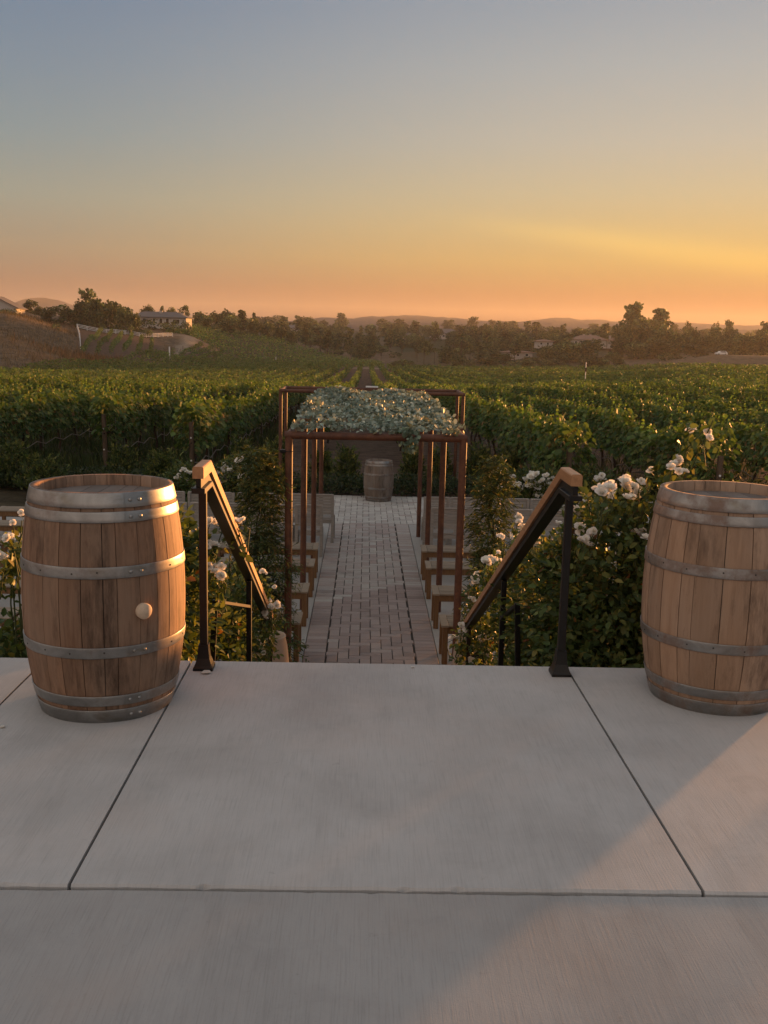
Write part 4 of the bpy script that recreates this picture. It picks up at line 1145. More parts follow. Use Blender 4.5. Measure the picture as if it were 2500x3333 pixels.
# ------------------------------------------------------------------ jasmine columns, shrubs, hedge
JC = [(.038, .062, .022), (.062, .090, .030), (.105, .125, .038), (.17, .15, .045)]
def jasmine(x, y, top, label, w=.30, k=1500):
    root = empty('jasmine_column', (x, y, ZP), 0, label, 'climbing plant', 'leafy jasmine columns beside the arbor')
    H = top - ZP; lm = LM()
    t = RNG.random(k) ** .9; a = RNG.uniform(0, 2 * pi, k)
    lump = 1 + .35 * np.sin(t * 17 + a) + .25 * np.sin(t * 31)
    r = w * (1.05 - .75 * t ** 1.6) * lump * RNG.random(k) ** .4
    base = np.stack([r * np.cos(a), r * np.sin(a), .1 + t * (H - .1)], 1)
    out = np.stack([np.cos(a), np.sin(a), RNG.normal(.25, .5, k)], 1)
    for j in range(7):
        f = j / 6; s = (1 if j % 2 else -1) * (j < 6)
        side = unit(np.cross(out, np.array([0, 0, 1.0]) + rnd(k) * .3))
        lm.leaves(base + unit(out) * (f * .13)[..., None] if np.ndim(f) else base + unit(out) * f * .13 - np.array([0, 0, .05 * f * f]), unit(out) * .6 + side * s + np.array([0, 0, -.35]) + rnd(k) * .15, rnd(k) * .4 + np.array([0, 0, .9]), RNG.uniform(.045, .075, k), 'slim', mixcol(k, JC, [.34, .36, .22, .06], .2))
    tw = 90; tt = RNG.random(tw); aa = RNG.uniform(0, 6.28, tw)
    A = np.stack([np.cos(aa) * w * .7, np.sin(aa) * w * .7, .2 + tt * (H - .3)], 1); B = A + np.stack([np.cos(aa) * .2, np.sin(aa) * .2, RNG.uniform(-.1, .16, tw)], 1)
    lm.leaves(B, rnd(tw) + np.array([0, 0, -.3]), rnd(tw) * .4 + np.array([0, 0, 1]), .06, 'slim', mixcol(tw, JC, [0, .3, .5, .3]))
    link('foliage', lm.mesh('jasmine_foliage', M['shrub_leaf'], [(*prisms(A, B, .003, .002), (.08, .08, .03), 0)]), root)
    st = MB()
    for q in range(5):
        ph = random.uniform(0, 6); st.tube([(cos(ph + z * 2.2) * .07, sin(ph + z * 2.2) * .07, z * H / 10) for z in range(10)], .010, 5)
    st.build('stem', M['stem'], root)
jasmine(-1.08, 10.22, .42, 'dark feathery jasmine column wrapped round the left front arbor post', .30)
jasmine(1.36, 10.35, .38, 'yellow-green feathery jasmine column standing right of the right front arbor post', .19, 900)

SC = [(.030, .050, .018), (.055, .085, .024), (.10, .125, .032), (.17, .17, .045)]
def shrub(x, y, h, w, label, n=1500):
    z = g1(x, y) if y > 22.6 else ZP
    root = empty('shrub', (x, y, z), 0, label, 'shrub', 'upright shrubs behind the lower terrace')
    lm = LM(); k = n // 4
    a = RNG.uniform(0, 6.28, k); t = RNG.random(k)
    r = w / 2 * np.sqrt(RNG.random(k)) * (1.0 - .55 * t) * (1 + .3 * np.sin(a * 3 + x))
    base = np.stack([r * np.cos(a), r * np.sin(a), .08 + t * h * (.85 + .15 * np.sin(a * 5 + y))], 1)
    d = np.stack([np.cos(a) * .5, np.sin(a) * .5, np.ones(k) * 1.1], 1) + rnd(k) * .35
    for j in range(4):
        lm.leaves(base + unit(d) * j * .05, d + rnd(k) * .6, rnd(k) + np.array([0, -.3, .3]), RNG.uniform(.06, .11, k), 'slim' if j % 2 else 'oval', mixcol(k, SC, [.35, .35, .22, .08] if j < 3 else [.1, .3, .35, .25], .2))
    link('foliage', lm.mesh('shrub_foliage', M['shrub_leaf']), root)
    st = MB()
    for q in range(6): st.tube([(0, 0, -.05), (random.uniform(-.3, .3) * w, random.uniform(-.3, .3) * w, h * .7)], [.012, .005], 5)
    st.build('stem', M['stem'], root)
shrub(-.42, 23.6, .95, .70, 'upright light green shrub just left of the far barrel')
shrub(-1.05, 24.6, .75, .6, 'low green shrub in the gap between the left arbor posts and the far barrel')
shrub(-2.05, 23.7, 1.10, .75, 'upright green shrub seen between the left arbor posts')
shrub(-3.0, 24.4, 1.0, .8, 'bushy green shrub behind the left jasmine column')
shrub(1.15, 23.6, .98, .75, 'upright light green shrub just right of the far barrel')
shrub(1.85, 24.2, .90, .7, 'green shrub behind the right arbor posts')
shrub(2.75, 23.9, 1.05, .75, 'upright green shrub right of the front right arbor post')
shrub(3.6, 24.5, .95, .9, 'bushy shrub behind the right white roses')
shrub(-8.2, 23.2, .95, 1.1, 'bushy yellow-green shrub left of the left barrel top')
shrub(-5.9, 24.2, .75, .8, 'low shrub behind the rim of the left barrel')
shrub(-4.6, 22.6, .8, 1.0, 'low shrub left of the left white roses')
shrub(5.3, 23.6, .55, .8, 'low shrub behind the right railing post')
shrub(7.2, 23.3, .5, .9, 'low yellow-green shrub behind the right barrel')
shrub(-7.1, 22.0, .7, 1.1, 'dark low shrub behind the left barrel, above the far benches')
def hedge(x0, x1, y, label, h=.42):
    root = empty('hedge', ((x0 + x1) / 2, y, ZP), 0, label, 'hedge', 'low hedges along the plaza edge')
    n = int(1500 * (x1 - x0)); W = x1 - x0
    P = np.stack([RNG.uniform(-W / 2, W / 2, n), RNG.normal(0, .22, n), RNG.random(n) ** .7 * h * (.8 + .3 * np.sin(RNG.uniform(0, 6, n)))], 1)
    lm = LM(); lm.leaves(P, rnd(n) + np.array([0, -.3, .4]), rnd(n) * .6 + np.array([0, -.5, .7]), RNG.uniform(.04, .075, n), 'oval', mixcol(n, [(.022, .038, .014), (.035, .055, .02), (.06, .08, .028)], [.45, .4, .15], .2))
    link('foliage', lm.mesh('hedge_foliage', M['shrub_leaf']), root)
hedge(-2.4, .0, 22.95, 'low dark hedge along the plaza edge, left of the far barrel')
hedge(.0, 2.9, 22.95, 'low dark hedge along the plaza edge, right of the far barrel', .46)
hedge(-9, -2.6, 23.0, 'low dark hedge behind the left benches and chairs', .45)
hedge(3.0, 9.5, 23.0, 'low dark hedge behind the right chairs', .45)
# ------------------------------------------------------------------ trees (unit height prototypes)
TCOL = [(.045, .070, .034), (.068, .098, .042), (.098, .125, .052), (.13, .14, .06)]
def crown(kind, seed):
    rg = np.random.default_rng(seed)
    lm = LM(); C = []; br = []
    def cl(c, r, n): C.append((np.array(c, float), r, n))
    if kind in ('round', 'dense'):
        for i in range(26 if kind == 'round' else 34):
            d = unit(rg.normal(size=3)); f = rg.uniform(.45, 1)
            cl((d[0] * .36 * f, d[1] * .36 * f, .56 + d[2] * .34 * f), rg.uniform(.10, .17), 46)
        for i in range(9): cl((rg.uniform(-.33, .33), rg.uniform(-.3, .3), rg.uniform(.08, .3)), .14, 36)
    elif kind == 'open':
        for i in range(17):
            a = rg.uniform(0, 6.28); h = rg.uniform(.35, .93); r = .34 * sqrt(max(0.05, 1 - ((h - .62) / .42) ** 2)) * rg.uniform(.4, 1)
            cl((r * cos(a), r * sin(a), h), rg.uniform(.07, .13), 38)
    elif kind == 'tall':
        for i in range(44):
            h = rg.uniform(.08, 1.0) ** .9; a = rg.uniform(0, 6.28); r = (.30 - .17 * max(0, h - .45) / .55) * rg.uniform(.3, 1) * (1 + .3 * sin(h * 14))
            cl((r * cos(a), r * sin(a), h * .95), rg.uniform(.055, .11) * (1.15 - .45 * h), 30)
    elif kind == 'conifer':
        for i in range(24):
            h = i / 24; a = rg.uniform(0, 6.28); r = .24 * (1 - h) * rg.uniform(.3, 1)
            cl((r * cos(a), r * sin(a), .08 + h * .88), .05 + .07 * (1 - h), 30)
    elif kind == 'pine':
        for i in range(18):
            h = rg.uniform(.25, .95); a = rg.uniform(0, 6.28); r = .36 * (1.05 - h) * rg.uniform(.4, 1)
            cl((r * cos(a), r * sin(a), h), .09, 34)
    elif kind == 'bush':
        for i in range(16):
            d = unit(rg.normal(size=3)); cl((d[0] * .5, d[1] * .5, .42 + d[2] * .36), rg.uniform(.16, .26), 34)
    elif kind == 'poplar':
        for i in range(20):
            h = i / 20; a = rg.uniform(0, 6.28); cl((.05 * cos(a), .05 * sin(a), .08 + h * .88), .05 + .05 * sin(pi * h), 30)
    if kind == 'palm':
        n = 22; a = np.arange(n) * 2.4; el = rg.uniform(-.5, .9, n)
        for q in range(5):
            t0 = q / 5
            D = np.stack([np.cos(a) * np.cos(el - t0 * .9), np.sin(a) * np.cos(el - t0 * .9), np.sin(el - t0 * .9)], 1)
            P = np.array([0, 0, .86]) + np.stack([np.cos(a), np.sin(a), np.zeros(n)], 1) * (t0 * .17) + np.array([0, 0, 1]) * (np.sin(el) * t0 * .16 - t0 * t0 * .10)[:, None]
            lm.leaves(P, D, np.array([0, 0, 1.0]) + rg.normal(size=(n, 3)) * .2, .12, 'oval', mixcol(n, TCOL, [1, 1, 1, .5]))
        return lm.mesh('crown_' + kind, M['tree_leaf']), []
    for c, r, n in C:
        d = unit(rg.normal(size=(n, 3))); P = c + d * (r * rg.random(n) ** .45)[:, None] * np.array([1, 1, .85])
        tone = np.exp(rg.normal(0, .22))
        lm.leaves(P, d + rg.normal(size=(n, 3)) * .6, d + np.array([0, 0, .5]) + rg.normal(size=(n, 3)) * .5, rg.uniform(.035, .085, n) * (1.35 if kind == 'bush' else 1), 'round', mixcol(n, TCOL, [.35, .35, .2, .1], .2) * tone)
        br.append(c)
    return lm.mesh('crown_' + kind, M['tree_leaf']), br

def trunk_mesh(kind, br, seed):
    rg = random.Random(seed); t = MB()
    top = {'palm': .88, 'bush': .3, 'conifer': .9, 'tall': .85, 'poplar': .9}.get(kind, .6)
    t.tube([(0, 0, -.06), (rg.uniform(-.015, .015), .0, top * .4), (0, rg.uniform(-.02, .02), top)], [.030, .022, .008 if kind != 'palm' else .017], 7)
    for c in br[::3]:
        z = max(.08, min(top * .9, c[2] - .16)); t.tube([(0, 0, z), (c[0] * .5, c[1] * .5, (z + c[2]) / 2 + .01), tuple(c)], [.011, .007, .003], 4, cap=False)
    return t.mesh('trunk_' + kind, M['tree_bark'])
PROTO = {}
for kk in ('round', 'dense', 'open', 'tall', 'conifer', 'pine', 'bush', 'palm', 'poplar'):
    PROTO[kk] = []
    for v in range(3 if kk in ('round', 'tall', 'open') else 2):
        cm, br = crown(kk, hash(kk) % 1000 + v * 17 if False else sum(map(ord, kk)) + v * 17)
        PROTO[kk].append((cm, trunk_mesh(kk, br, v)))
BASEW = {'round': .86, 'dense': .86, 'open': .80, 'tall': .62, 'conifer': .5, 'pine': .75, 'bush': 1.35, 'palm': .5, 'poplar': .24}
def tree(x, y, h, w, kind, label, group=None):
    """a tree of height h and crown width w standing on the terrain"""
    name = {'palm': 'palm_tree', 'conifer': 'conifer_tree', 'pine': 'pine_tree', 'bush': 'bush', 'tall': 'eucalyptus_tree', 'poplar': 'cypress_tree'}.get(kind, 'tree')
    cat = 'bush' if kind == 'bush' else 'palm' if kind == 'palm' else 'tree'
    cm, tm = PROTO[kind][random.randrange(len(PROTO[kind]))]
    e = empty(name, (x, y, g1(x, y) - .1), random.uniform(0, 6.28), label, cat, group)
    s = w / BASEW[kind]
    if kind == 'palm': s = h * .85
    e.scale = (s, s, h)
    link('trunk', tm, e); link('crown', cm, e)
TREES = [
 (-82.5, 300, 11.6, 7.3, 'open', 'rounded open-crowned tree poking highest above the dark left knoll'),
 (-89.0, 285, 4.8, 5.3, 'round', 'low round tree at the left end of the dark knoll, next to the mountain'),
 (-86.5, 290, 6.2, 7.4, 'round', 'broad dark tree on the left part of the knoll, left of the highest tree'),
 (-81.5, 292, 8.2, 6.5, 'dense', 'dense dark tree right in front of the highest tree on the left knoll'),
 (-78.6, 297, 10.4, 8.0, 'round', 'large green-grey tree just right of the highest tree on the left knoll'),
 (-76.4, 303, 10.9, 6.8, 'round', 'tall grey-green tree in the middle of the left knoll'),
 (-71.7, 299, 9.8, 6.2, 'round', 'drooping olive-green tree above the white fence on the left knoll'),
 (-68.9, 302, 8.0, 5.0, 'round', 'rounded tree at the right end of the left knoll, by the grey roof'),
 (-84.5, 300, 6.4, 6.5, 'dense', 'dark bushy tree above the white fence corner'),
 (-108.8, 330, 5.1, 5.2, 'round', 'small round tree just right of the white gabled house'),
 (-102.9, 320, 3.2, 3.9, 'round', 'smaller round tree second to the right of the white gabled house'),
 (-91.5, 262, 1.8, 6.6, 'bush', 'long dark bush in front of the white gabled house'),
 (-77.7, 255, 2.0, 2.6, 'bush', 'round pale green bush at the brow of the dry hillside'),
 (-66.4, 304, 3.0, 4.7, 'bush', 'green bush at the foot of the left knoll, above the white fence'),
 (-86.4, 400, 7.6, 5.6, 'round', 'round tree peeking over the left end of the grey roof'),
 (-82.6, 410, 7.4, 3.4, 'conifer', 'thin dark conifer peeking over the grey roof near its chimney'),
 (-79.0, 410, 8.0, 5.4, 'round', 'round tree peeking over the middle of the grey roof'),
 (-74.0, 410, 8.6, 5.0, 'open', 'open-crowned tree peeking over the right part of the grey roof'),
 (-72.6, 338, 3.9, 8.5, 'bush', 'dark clipped bush before the left half of the grey roofed house'),
 (-65.0, 336, 4.4, 7.5, 'bush', 'low bush before the right half of the grey roofed house'),
 (-60.0, 336, 4.6, 5.5, 'bush', 'yellow-green bush at the right corner of the grey roofed house'),
 (-68.9, 420, 7.2, 8.0, 'round', 'round tree touching the right end of the grey roofed house'),
 (-63.6, 424, 8.2, 7.7, 'round', 'second tree to the right of the grey roofed house, mid height'),
 (-57.7, 418, 10.6, 8.6, 'dense', 'dense big tree with the highest rounded top right of the grey roof'),
 (-52.0, 424, 11.2, 7.0, 'tall', 'tall ragged eucalyptus at the right end of the grove beside the grey roof'),
 (-47.8, 429, 10.6, 4.2, 'conifer', 'slim dark conifer ending the grove right of the grey roof'),
 (-53.6, 398, 8.6, 8.6, 'round', 'big olive-green tree at the front of the grove right of the grey roof'),
 (-62.5, 395, 6.0, 7.2, 'round', 'front tree of the grove nearest the grey roofed house'),
 (-45.2, 405, 9.0, 7.6, 'round', 'rounded tree above the upper end of the terraced hillside vines'),
 (-40.7, 414, 8.6, 6.0, 'round', 'last round tree on the right of the hillside grove'),
 (-58.2, 389, 3.6, 5.5, 'bush', 'yellowish bush at the foot of the hillside grove'),
 (-49.2, 391, 3.2, 5.0, 'bush', 'pale bush under the olive-green tree of the hillside grove'),
 (-45.1, 520, 8.4, 4.4, 'conifer', 'small pointed conifer beyond the right end of the hillside grove'),
 (-43.2, 545, 9.4, 5.0, 'round', 'small far round tree beyond the pointed conifer'),
 (-37.6, 560, 12.5, 5.7, 'tall', 'slender far eucalyptus standing alone on the skyline left of centre'),
 (71.4, 620, 15.5, 10.4, 'round', 'broad rounded tree on the skyline right of the centre ridge'),
 (83.4, 640, 14.5, 8.9, 'open', 'thin-crowned tree on the skyline beside the broad rounded tree'),
 (42.9, 640, 13.5, 7.7, 'open', 'thin-crowned tree on the skyline below the long centre ridge'),
 (-15.5, 400, 9.6, 7.4, 'pine', 'dark layered pine above the centre of the far vine rows'),
 (-25.5, 420, 8.4, 4.4, 'pine', 'small dark pine at the upper right edge of the hillside vines'),
 (-33.5, 395, 6.4, 5.4, 'round', 'round tree at the top edge of the hillside vines'),
 (-30.0, 402, 6.6, 4.8, 'round', 'small round tree at the top edge of the hillside vines, farther right'),
 (125.9, 480, 22.5, 13.5, 'tall', 'tallest eucalyptus on the right skyline, left one of the tall pair'),
 (132.0, 488, 17.0, 12.5, 'dense', 'dense dark tree filling the gap between the tall pair of eucalyptus'),
 (139.6, 480, 20.0, 14.0, 'tall', 'tall eucalyptus on the right skyline, right one of the tall pair'),
 (119.2, 470, 17.0, 8.6, 'round', 'round tree leaning against the left side of the tall eucalyptus pair'),
 (134.0, 455, 14.0, 13.0, 'round', 'broad round tree at the foot of the tall eucalyptus pair'),
 (104.1, 620, 15.5, 3.5, 'palm', 'single palm on the skyline above the tiled house'),
 (179.1, 560, 15.5, 6.8, 'open', 'open-crowned tree on the skyline right of the tall eucalyptus pair'),
 (193.6, 560, 15.5, 4.7, 'open', 'small open-crowned tree on the right skyline'),
 (194.5, 540, 17.0, 7.0, 'tall', 'ragged eucalyptus on the right skyline, near the picture edge'),
 (207.0, 520, 16.0, 9.7, 'tall', 'ragged eucalyptus cut by the right picture edge'),
 (132.3, 402, 6.6, 11.5, 'round', 'flat-topped dark round tree standing in the golden field'),
 (122.6, 396, 6.4, 7.0, 'conifer', 'dark pointed conifer at the left edge of the golden field'),
 (98.5, 330, 3.0, 6.0, 'bush', 'bushy shrub at the left tip of the golden field'),
 (44.2, 430, 8.4, 6.8, 'palm', 'big-headed palm in the hollow below the centre skyline'),
 (41.0, 436, 13.3, 2.8, 'palm', 'slim palm beside the big-headed palm in the hollow'),
 (88.6, 440, 12.0, 2.9, 'palm', 'palm below the tiled house'),
]
for t in TREES: tree(*t)

def fill(n, u0, u1, y0, y1, hr, wr, kinds, what, group, minsep=4.5, seed=1):
    rg = random.Random(seed); done = []; k = 0
    while len(done) < n and k < 6000:
        k += 1; y = rg.uniform(y0, y1); x = rg.uniform(u0, u1) * y
        if any((x - a) ** 2 + ((y - b) * .35) ** 2 < minsep ** 2 for a, b in done): continue
        if 84 < x < 130 and 440 < y < 505: continue
        done.append((x, y)); kd = rg.choice(kinds)
        word = {'round': 'rounded', 'dense': 'dense dark', 'open': 'thin-crowned', 'tall': 'ragged eucalyptus', 'conifer': 'pointed conifer', 'pine': 'layered pine', 'bush': 'bushy', 'palm': 'palm', 'poplar': 'narrow cypress'}[kd]
        noun = '' if kd in ('tall', 'conifer', 'pine', 'palm', 'poplar') else ' bush' if kd == 'bush' else ' tree'
        tree(x, y, rg.uniform(*hr) * (1.3 if kd in ('tall', 'poplar') else .5 if kd == 'bush' else 1), rg.uniform(*wr) * (.5 if kd == 'poplar' else .6 if kd == 'conifer' else 1), kd, word + noun + ' ' + what, '%s %s' % (word, group))
fill(46, -.065, .20, 405, 500, (5, 8), (6, 10), ['round', 'round', 'dense', 'open', 'bush', 'palm'], 'in the hollow just beyond the far vine rows', 'plants in the hollow', 5, 3)
fill(56, -.10, .26, 500, 640, (7, 10), (7, 11), ['round', 'dense', 'round', 'open', 'poplar', 'tall'], 'in the middle depth of the hazy wooded valley', 'plants in the middle of the valley wood', 5.5, 4)
fill(60, -.12, .36, 640, 820, (8, 12), (8, 13), ['round', 'dense', 'open', 'round', 'conifer', 'poplar'], 'on the hazy slope behind the valley houses', 'plants on the slope behind', 6.5, 5)
fill(56, -.13, .40, 820, 1020, (8, 13), (10, 17), ['round', 'dense', 'open', 'tall'], 'in the farthest hazy tree line', 'plants of the farthest tree line', 8, 6)
fill(36, .20, .42, 420, 520, (8, 12), (8, 13), ['round', 'dense', 'round', 'dense', 'tall'], 'in the sun-hazed wood behind the golden field', 'plants of the wood behind the golden field', 5, 7)
fill(14, .155, .255, 385, 450, (3, 5), (6, 9), ['round', 'dense', 'bush', 'round'], 'on the slope below the tiled house', 'plants on the slope below the tiled house', 5, 8)
fill(9, .03, .17, 322, 345, (3.2, 5), (5, 8), ['bush', 'round', 'bush'], 'at the far edge of the central vine rows', 'plants at the far edge of the vine rows', 4, 9)

# ------------------------------------------------------------------ houses
def house(name, label, x, y, z, rz, W, D, hw, hr, roof, wins, chims=(), porch=None, gable=False, group='houses on the hills'):
    root = empty(name, (x, y, z), rz, label, 'house', group)
    w = MB(); w.box((0, 0, hw / 2 - .6), (W, D, hw + 1.2), .02)
    if gable:   # gable end faces the camera, ridge runs in depth
        w.add([(-W / 2, -D / 2, hw), (W / 2, -D / 2, hw), (0, -D / 2, hw + hr), (-W / 2, D / 2, hw), (W / 2, D / 2, hw), (0, D / 2, hw + hr)], [(0, 1, 2), (4, 3, 5)])
    w.build('wall', M['house_wall'], root)
    r = MB(); o = .7; t = .25
    if gable:
        for sx in (-1, 1):
            sl = hr / (W / 2); e = (sx * (W / 2 + o), hw - sl * o)
            vs = []
            for yy in (-D / 2 - o, D / 2 + o): vs += [(0, yy, hw + hr + .05), (e[0], yy, e[1] + .05), (e[0], yy, e[1] + t + .05), (0, yy, hw + hr + t + .05)]
            r.add(vs, [(0, 1, 2, 3), (7, 6, 5, 4), (0, 4, 5, 1), (1, 5, 6, 2), (2, 6, 7, 3)])
    else:
        a, b = W / 2 + o, D / 2 + o; q = max(.1, W / 2 - D / 2)
        vs = [(-a, -b, hw), (a, -b, hw), (a, b, hw), (-a, b, hw), (-a, -b, hw + t), (a, -b, hw + t), (a, b, hw + t), (-a, b, hw + t), (-q, 0, hw + hr), (q, 0, hw + hr)]
        r.add(vs, [(0, 1, 5, 4), (1, 2, 6, 5), (2, 3, 7, 6), (3, 0, 4, 7), (4, 5, 9, 8), (5, 6, 9), (6, 7, 8, 9), (7, 4, 8), (3, 2, 1, 0)])
    ro = r.build('roof', M[roof], root)
    for cx, cy, ch in chims:
        c = MB(); c.box((cx, cy, hw + ch / 2), (1.0, .9, ch), .02); c.box((cx, cy, hw + ch + .08), (1.2, 1.1, .16), .02); c.build('chimney', M['house_wall'], ro)
    for wx, wz, ww, wh in wins:
        f = MB()
        for s in (-1, 1): f.box((wx + s * (ww / 2 + .05), -D / 2 - .04, wz), (.1, .08, wh + .2), .005); f.box((wx, -D / 2 - .04, wz + s * (wh / 2 + .05)), (ww, .08, .1), .005)
        fo = f.build('window', M['white_paint'], root)
        p = MB(); p.box((wx, -D / 2 - .02, wz), (ww, .03, wh), .002); p.build('pane', M['dark_glass'], fo)
    if porch:
        for px in porch:
            p = MB(); p.box((px, -D / 2 - 1.6, hw / 2 - .5), (.35, .35, hw + 1), .02); p.build('porch_post', M['house_wall'], root)
        p = MB(); p.box((sum(porch) / len(porch), -D / 2 - .9, hw + .06), (max(porch) - min(porch) + 1.2, 2.4, .22), .02); p.build('porch_roof', M[roof], root)
house('white_house', 'white gabled house cut by the left picture edge', -108.2, 300, 7.0, .12, 12.5, 12, 1.7, 3.1, 'roof_grey', [(-1.6, 2.7, .5, .8), (-.8, 2.7, .5, .8)], gable=True)
house('grey_roofed_house', 'long pale house with a grey hipped roof and chimneys among the trees', -71.6, 352, 5.3, -.05, 20.0, 9, 2.5, 2.1, 'roof_grey', [(-7.4, 1.5, 1.2, 1.2), (-4.4, 1.4, 1.1, 1.5), (-1.0, 1.4, 1.0, 1.6), (1.4, 1.4, 1.0, 1.6), (3.6, 1.3, 1.0, 1.9), (6.6, 1.3, 2.4, 1.4)], [(.6, -1, 2.3), (7.6, 1, 1.7), (-3.8, 1.2, 1.9)])
house('tiled_house', 'tan house with clay tiled roofs and a pillared porch on the right hillside', 105.0, 478, 1.9, -.2, 17, 10, 2.5, 2.3, 'roof_tile', [(-5.5, 1.2, 1.2, 1.3), (-2.5, 1.2, 1.2, 1.3), (1.5, 1.2, .6, 1.6), (2.9, 1.2, .6, 1.6)], [(-2.0, 1, 2.6), (1.0, 1, 2.6)])
house('tiled_house', 'right tile-roofed wing with a pillared porch beside the tan house', 117.6, 474, 1.9, -.2, 8.5, 8, 2.5, 1.9, 'roof_tile', [(-1.5, 1.1, 1.2, 1.6), (1.6, 1.1, 1.2, 1.6)], [(-3.0, 1.5, 2.2)], [-3.4, -1.1, 1.1, 3.4])
house('tiled_house', 'small low tile-roofed house left of the tan house', 86.0, 490, 1.2, 0, 8, 6, 2.0, 1.1, 'roof_tile', [(-1.6, 1.1, 1, 1), (1.6, 1.1, 1, 1)])
house('valley_house', 'pale low-roofed house in the trees right of the hillside grove', -54.0, 720, 6.6, .1, 16, 9, 2.6, 2.4, 'roof_grey', [(-3, 1.2, 1.4, 1.2), (2.5, 1.2, 1.8, 1.2)])
house('valley_house', 'low grey-roofed house half hidden in the central valley trees', 54.0, 700, 5.2, -.05, 21, 11, 2.6, 3.4, 'roof_grey', [(-5, 1, 1.5, 1.1), (-1, 1, 1.5, 1.1), (4, 1, 2.0, 1.1)])
house('valley_house', 'distant pale house left of the central valley trees, above the pine', -31.0, 700, 4.4, .2, 14, 8, 2.4, 1.9, 'roof_grey', [(-3, 1.2, 1.2, 1.1), (2, 1.2, 1.2, 1.1)])
house('valley_house', 'tiny pale house at the centre of the hazy valley wood', 30.0, 720, 4.2, .0, 8, 7, 2.2, 1.7, 'roof_grey', [(-1, 1.1, 1, 1), (1.4, 1.1, 1, 1)])
house('valley_house', 'low pale wall-like house between cypresses left of the tiled house', 67.5, 452, -4.0, .0, 13, 7, 2.0, .9, 'roof_tile', [(-4, 1, 1.2, 1), (0, 1, 1.2, 1), (4, 1, 1.2, 1)])

# ------------------------------------------------------------------ car, fences, poles
def car(x, y, rz, label):
    z = g1(x, y); root = empty('parked_car', (x, y, z + .05), rz, label, 'car')
    b = MB(); prof = [(-2.3, .35), (-2.32, .85), (-1.9, 1.0), (-1.35, 1.05), (-.75, 1.62), (1.5, 1.66), (2.2, 1.05), (2.3, .9), (2.3, .35)]
    n = len(prof); vs = []
    for s in (-1, 1):
        for px, pz in prof: vs.append((px, s * (.92 - .16 * max(0, pz - 1.0) / .6), pz))
    b.add(vs, [tuple(range(n)), tuple(range(2 * n - 1, n - 1, -1))] + [(k, n + k, n + (k + 1) % n, (k + 1) % n) for k in range(n)]); b.build('body', M['white_paint'], root)
    g = MB()
    for s in (-1, 1): g.add([(-1.15, s * .93 - s * .04, 1.08), (1.75, s * .89, 1.10), (1.35, s * .80, 1.55), (-.68, s * .80, 1.52)], [(0, 1, 2, 3)])
    g.build('window', M['dark_glass'], root)
    for sx in (-1.45, 1.4):
        for sy in (-1, 1):
            wl = MB(); wl.tube([(sx, sy * .72, .33), (sx, sy * .95, .33)], .34, 16); wo = wl.build('wheel', M['rubber'], root)
            r = MB(); r.tube([(sx, sy * .951, .33), (sx, sy * .965, .33)], .20, 12); r.build('rim', M['steel'], wo)
car(140.8, 398, .15, 'white car parked at the edge of the golden field by the dark trees')

def fence(pts, label, h=1.25, sp=2.4):
    root = empty('white_fence', (pts[0][0], pts[0][1], g1(*pts[0])), 0, label, 'fence', 'white rail fences on the left hillside')
    o = root.location; P = []
    for (xa, ya), (xb, yb) in zip(pts[:-1], pts[1:]):
        n = max(1, int(sqrt((xb - xa) ** 2 + (yb - ya) ** 2) / sp))
        for k in range(n): t = k / n; P.append(Vector((xa + (xb - xa) * t, ya + (yb - ya) * t, 0)))
    P.append(Vector((pts[-1][0], pts[-1][1], 0)))
    for p in P: p.z = g1(p.x, p.y)
    for p in P:
        m = MB(); m.box(Vector((p.x, p.y, p.z + h / 2 - .15)) - o, (.15, .15, h + .3), .01); m.build('post', M['white_paint'], root)
    r = MB()
    for zz in (.35, .75, 1.13):
        for a, b in zip(P[:-1], P[1:]): r.bar(a + Vector((0, 0, zz)) - o, b + Vector((0, 0, zz)) - o, .05, .15, (0, 0, 1), .004)
    r.build('rails', M['white_paint'], root)
fence([(-81.8, 287), (-77.0, 290), (-70.5, 296), (-64.5, 306), (-60.5, 316)], 'white three-rail fence running along the brow below the left knoll')
fence([(-81.6, 286.5), (-77.6, 274), (-73.0, 258), (-68.6, 243), (-65.2, 231)], 'white fence seen end-on, running down the hillside from the fence corner')
def pole(x, y, h, r, label, cat='pole', head=True):
    e = empty('marker_pole', (x, y, g1(x, y)), 0, label, cat, 'poles among the vines')
    p = MB(); p.tube([(0, 0, -.2), (0, 0, h)], r, 8); p.build('shaft', M['white_paint'], e)
    if head:
        b = MB(); b.box((0, -.0, h * (.78 if h < 4.5 else .72)), (r * 4.6, r * 4, h * .12), .01); b.build('box', M['post_wood'], e)
pole(24.1, 110, 3.62, .045, 'slim white pole with a dark box rising from the vines at right')
pole(-48.7, 250, 3.3, .17, 'short white post standing at the left end of the far vine rows', 'post', False)
pole(-29.6, 330, 2.4, .08, 'thin white post at the foot of the terraced hillside vines', 'post', False)

# ------------------------------------------------------------------ light, sky, air, camera
SUN_AZ, SUN_EL = radians(39.5), radians(1.3)
sd = Vector((sin(SUN_AZ) * cos(SUN_EL), cos(SUN_AZ) * cos(SUN_EL), sin(SUN_EL)))
sl = bpy.data.lights.new('sun', 'SUN'); sl.energy = 5.0; sl.angle = radians(2.0); sl.color = (1.0, .42, .12)
so = bpy.data.objects.new('sun', sl); COL.objects.link(so); so.rotation_euler = (-sd).to_track_quat('-Z', 'Y').to_euler()

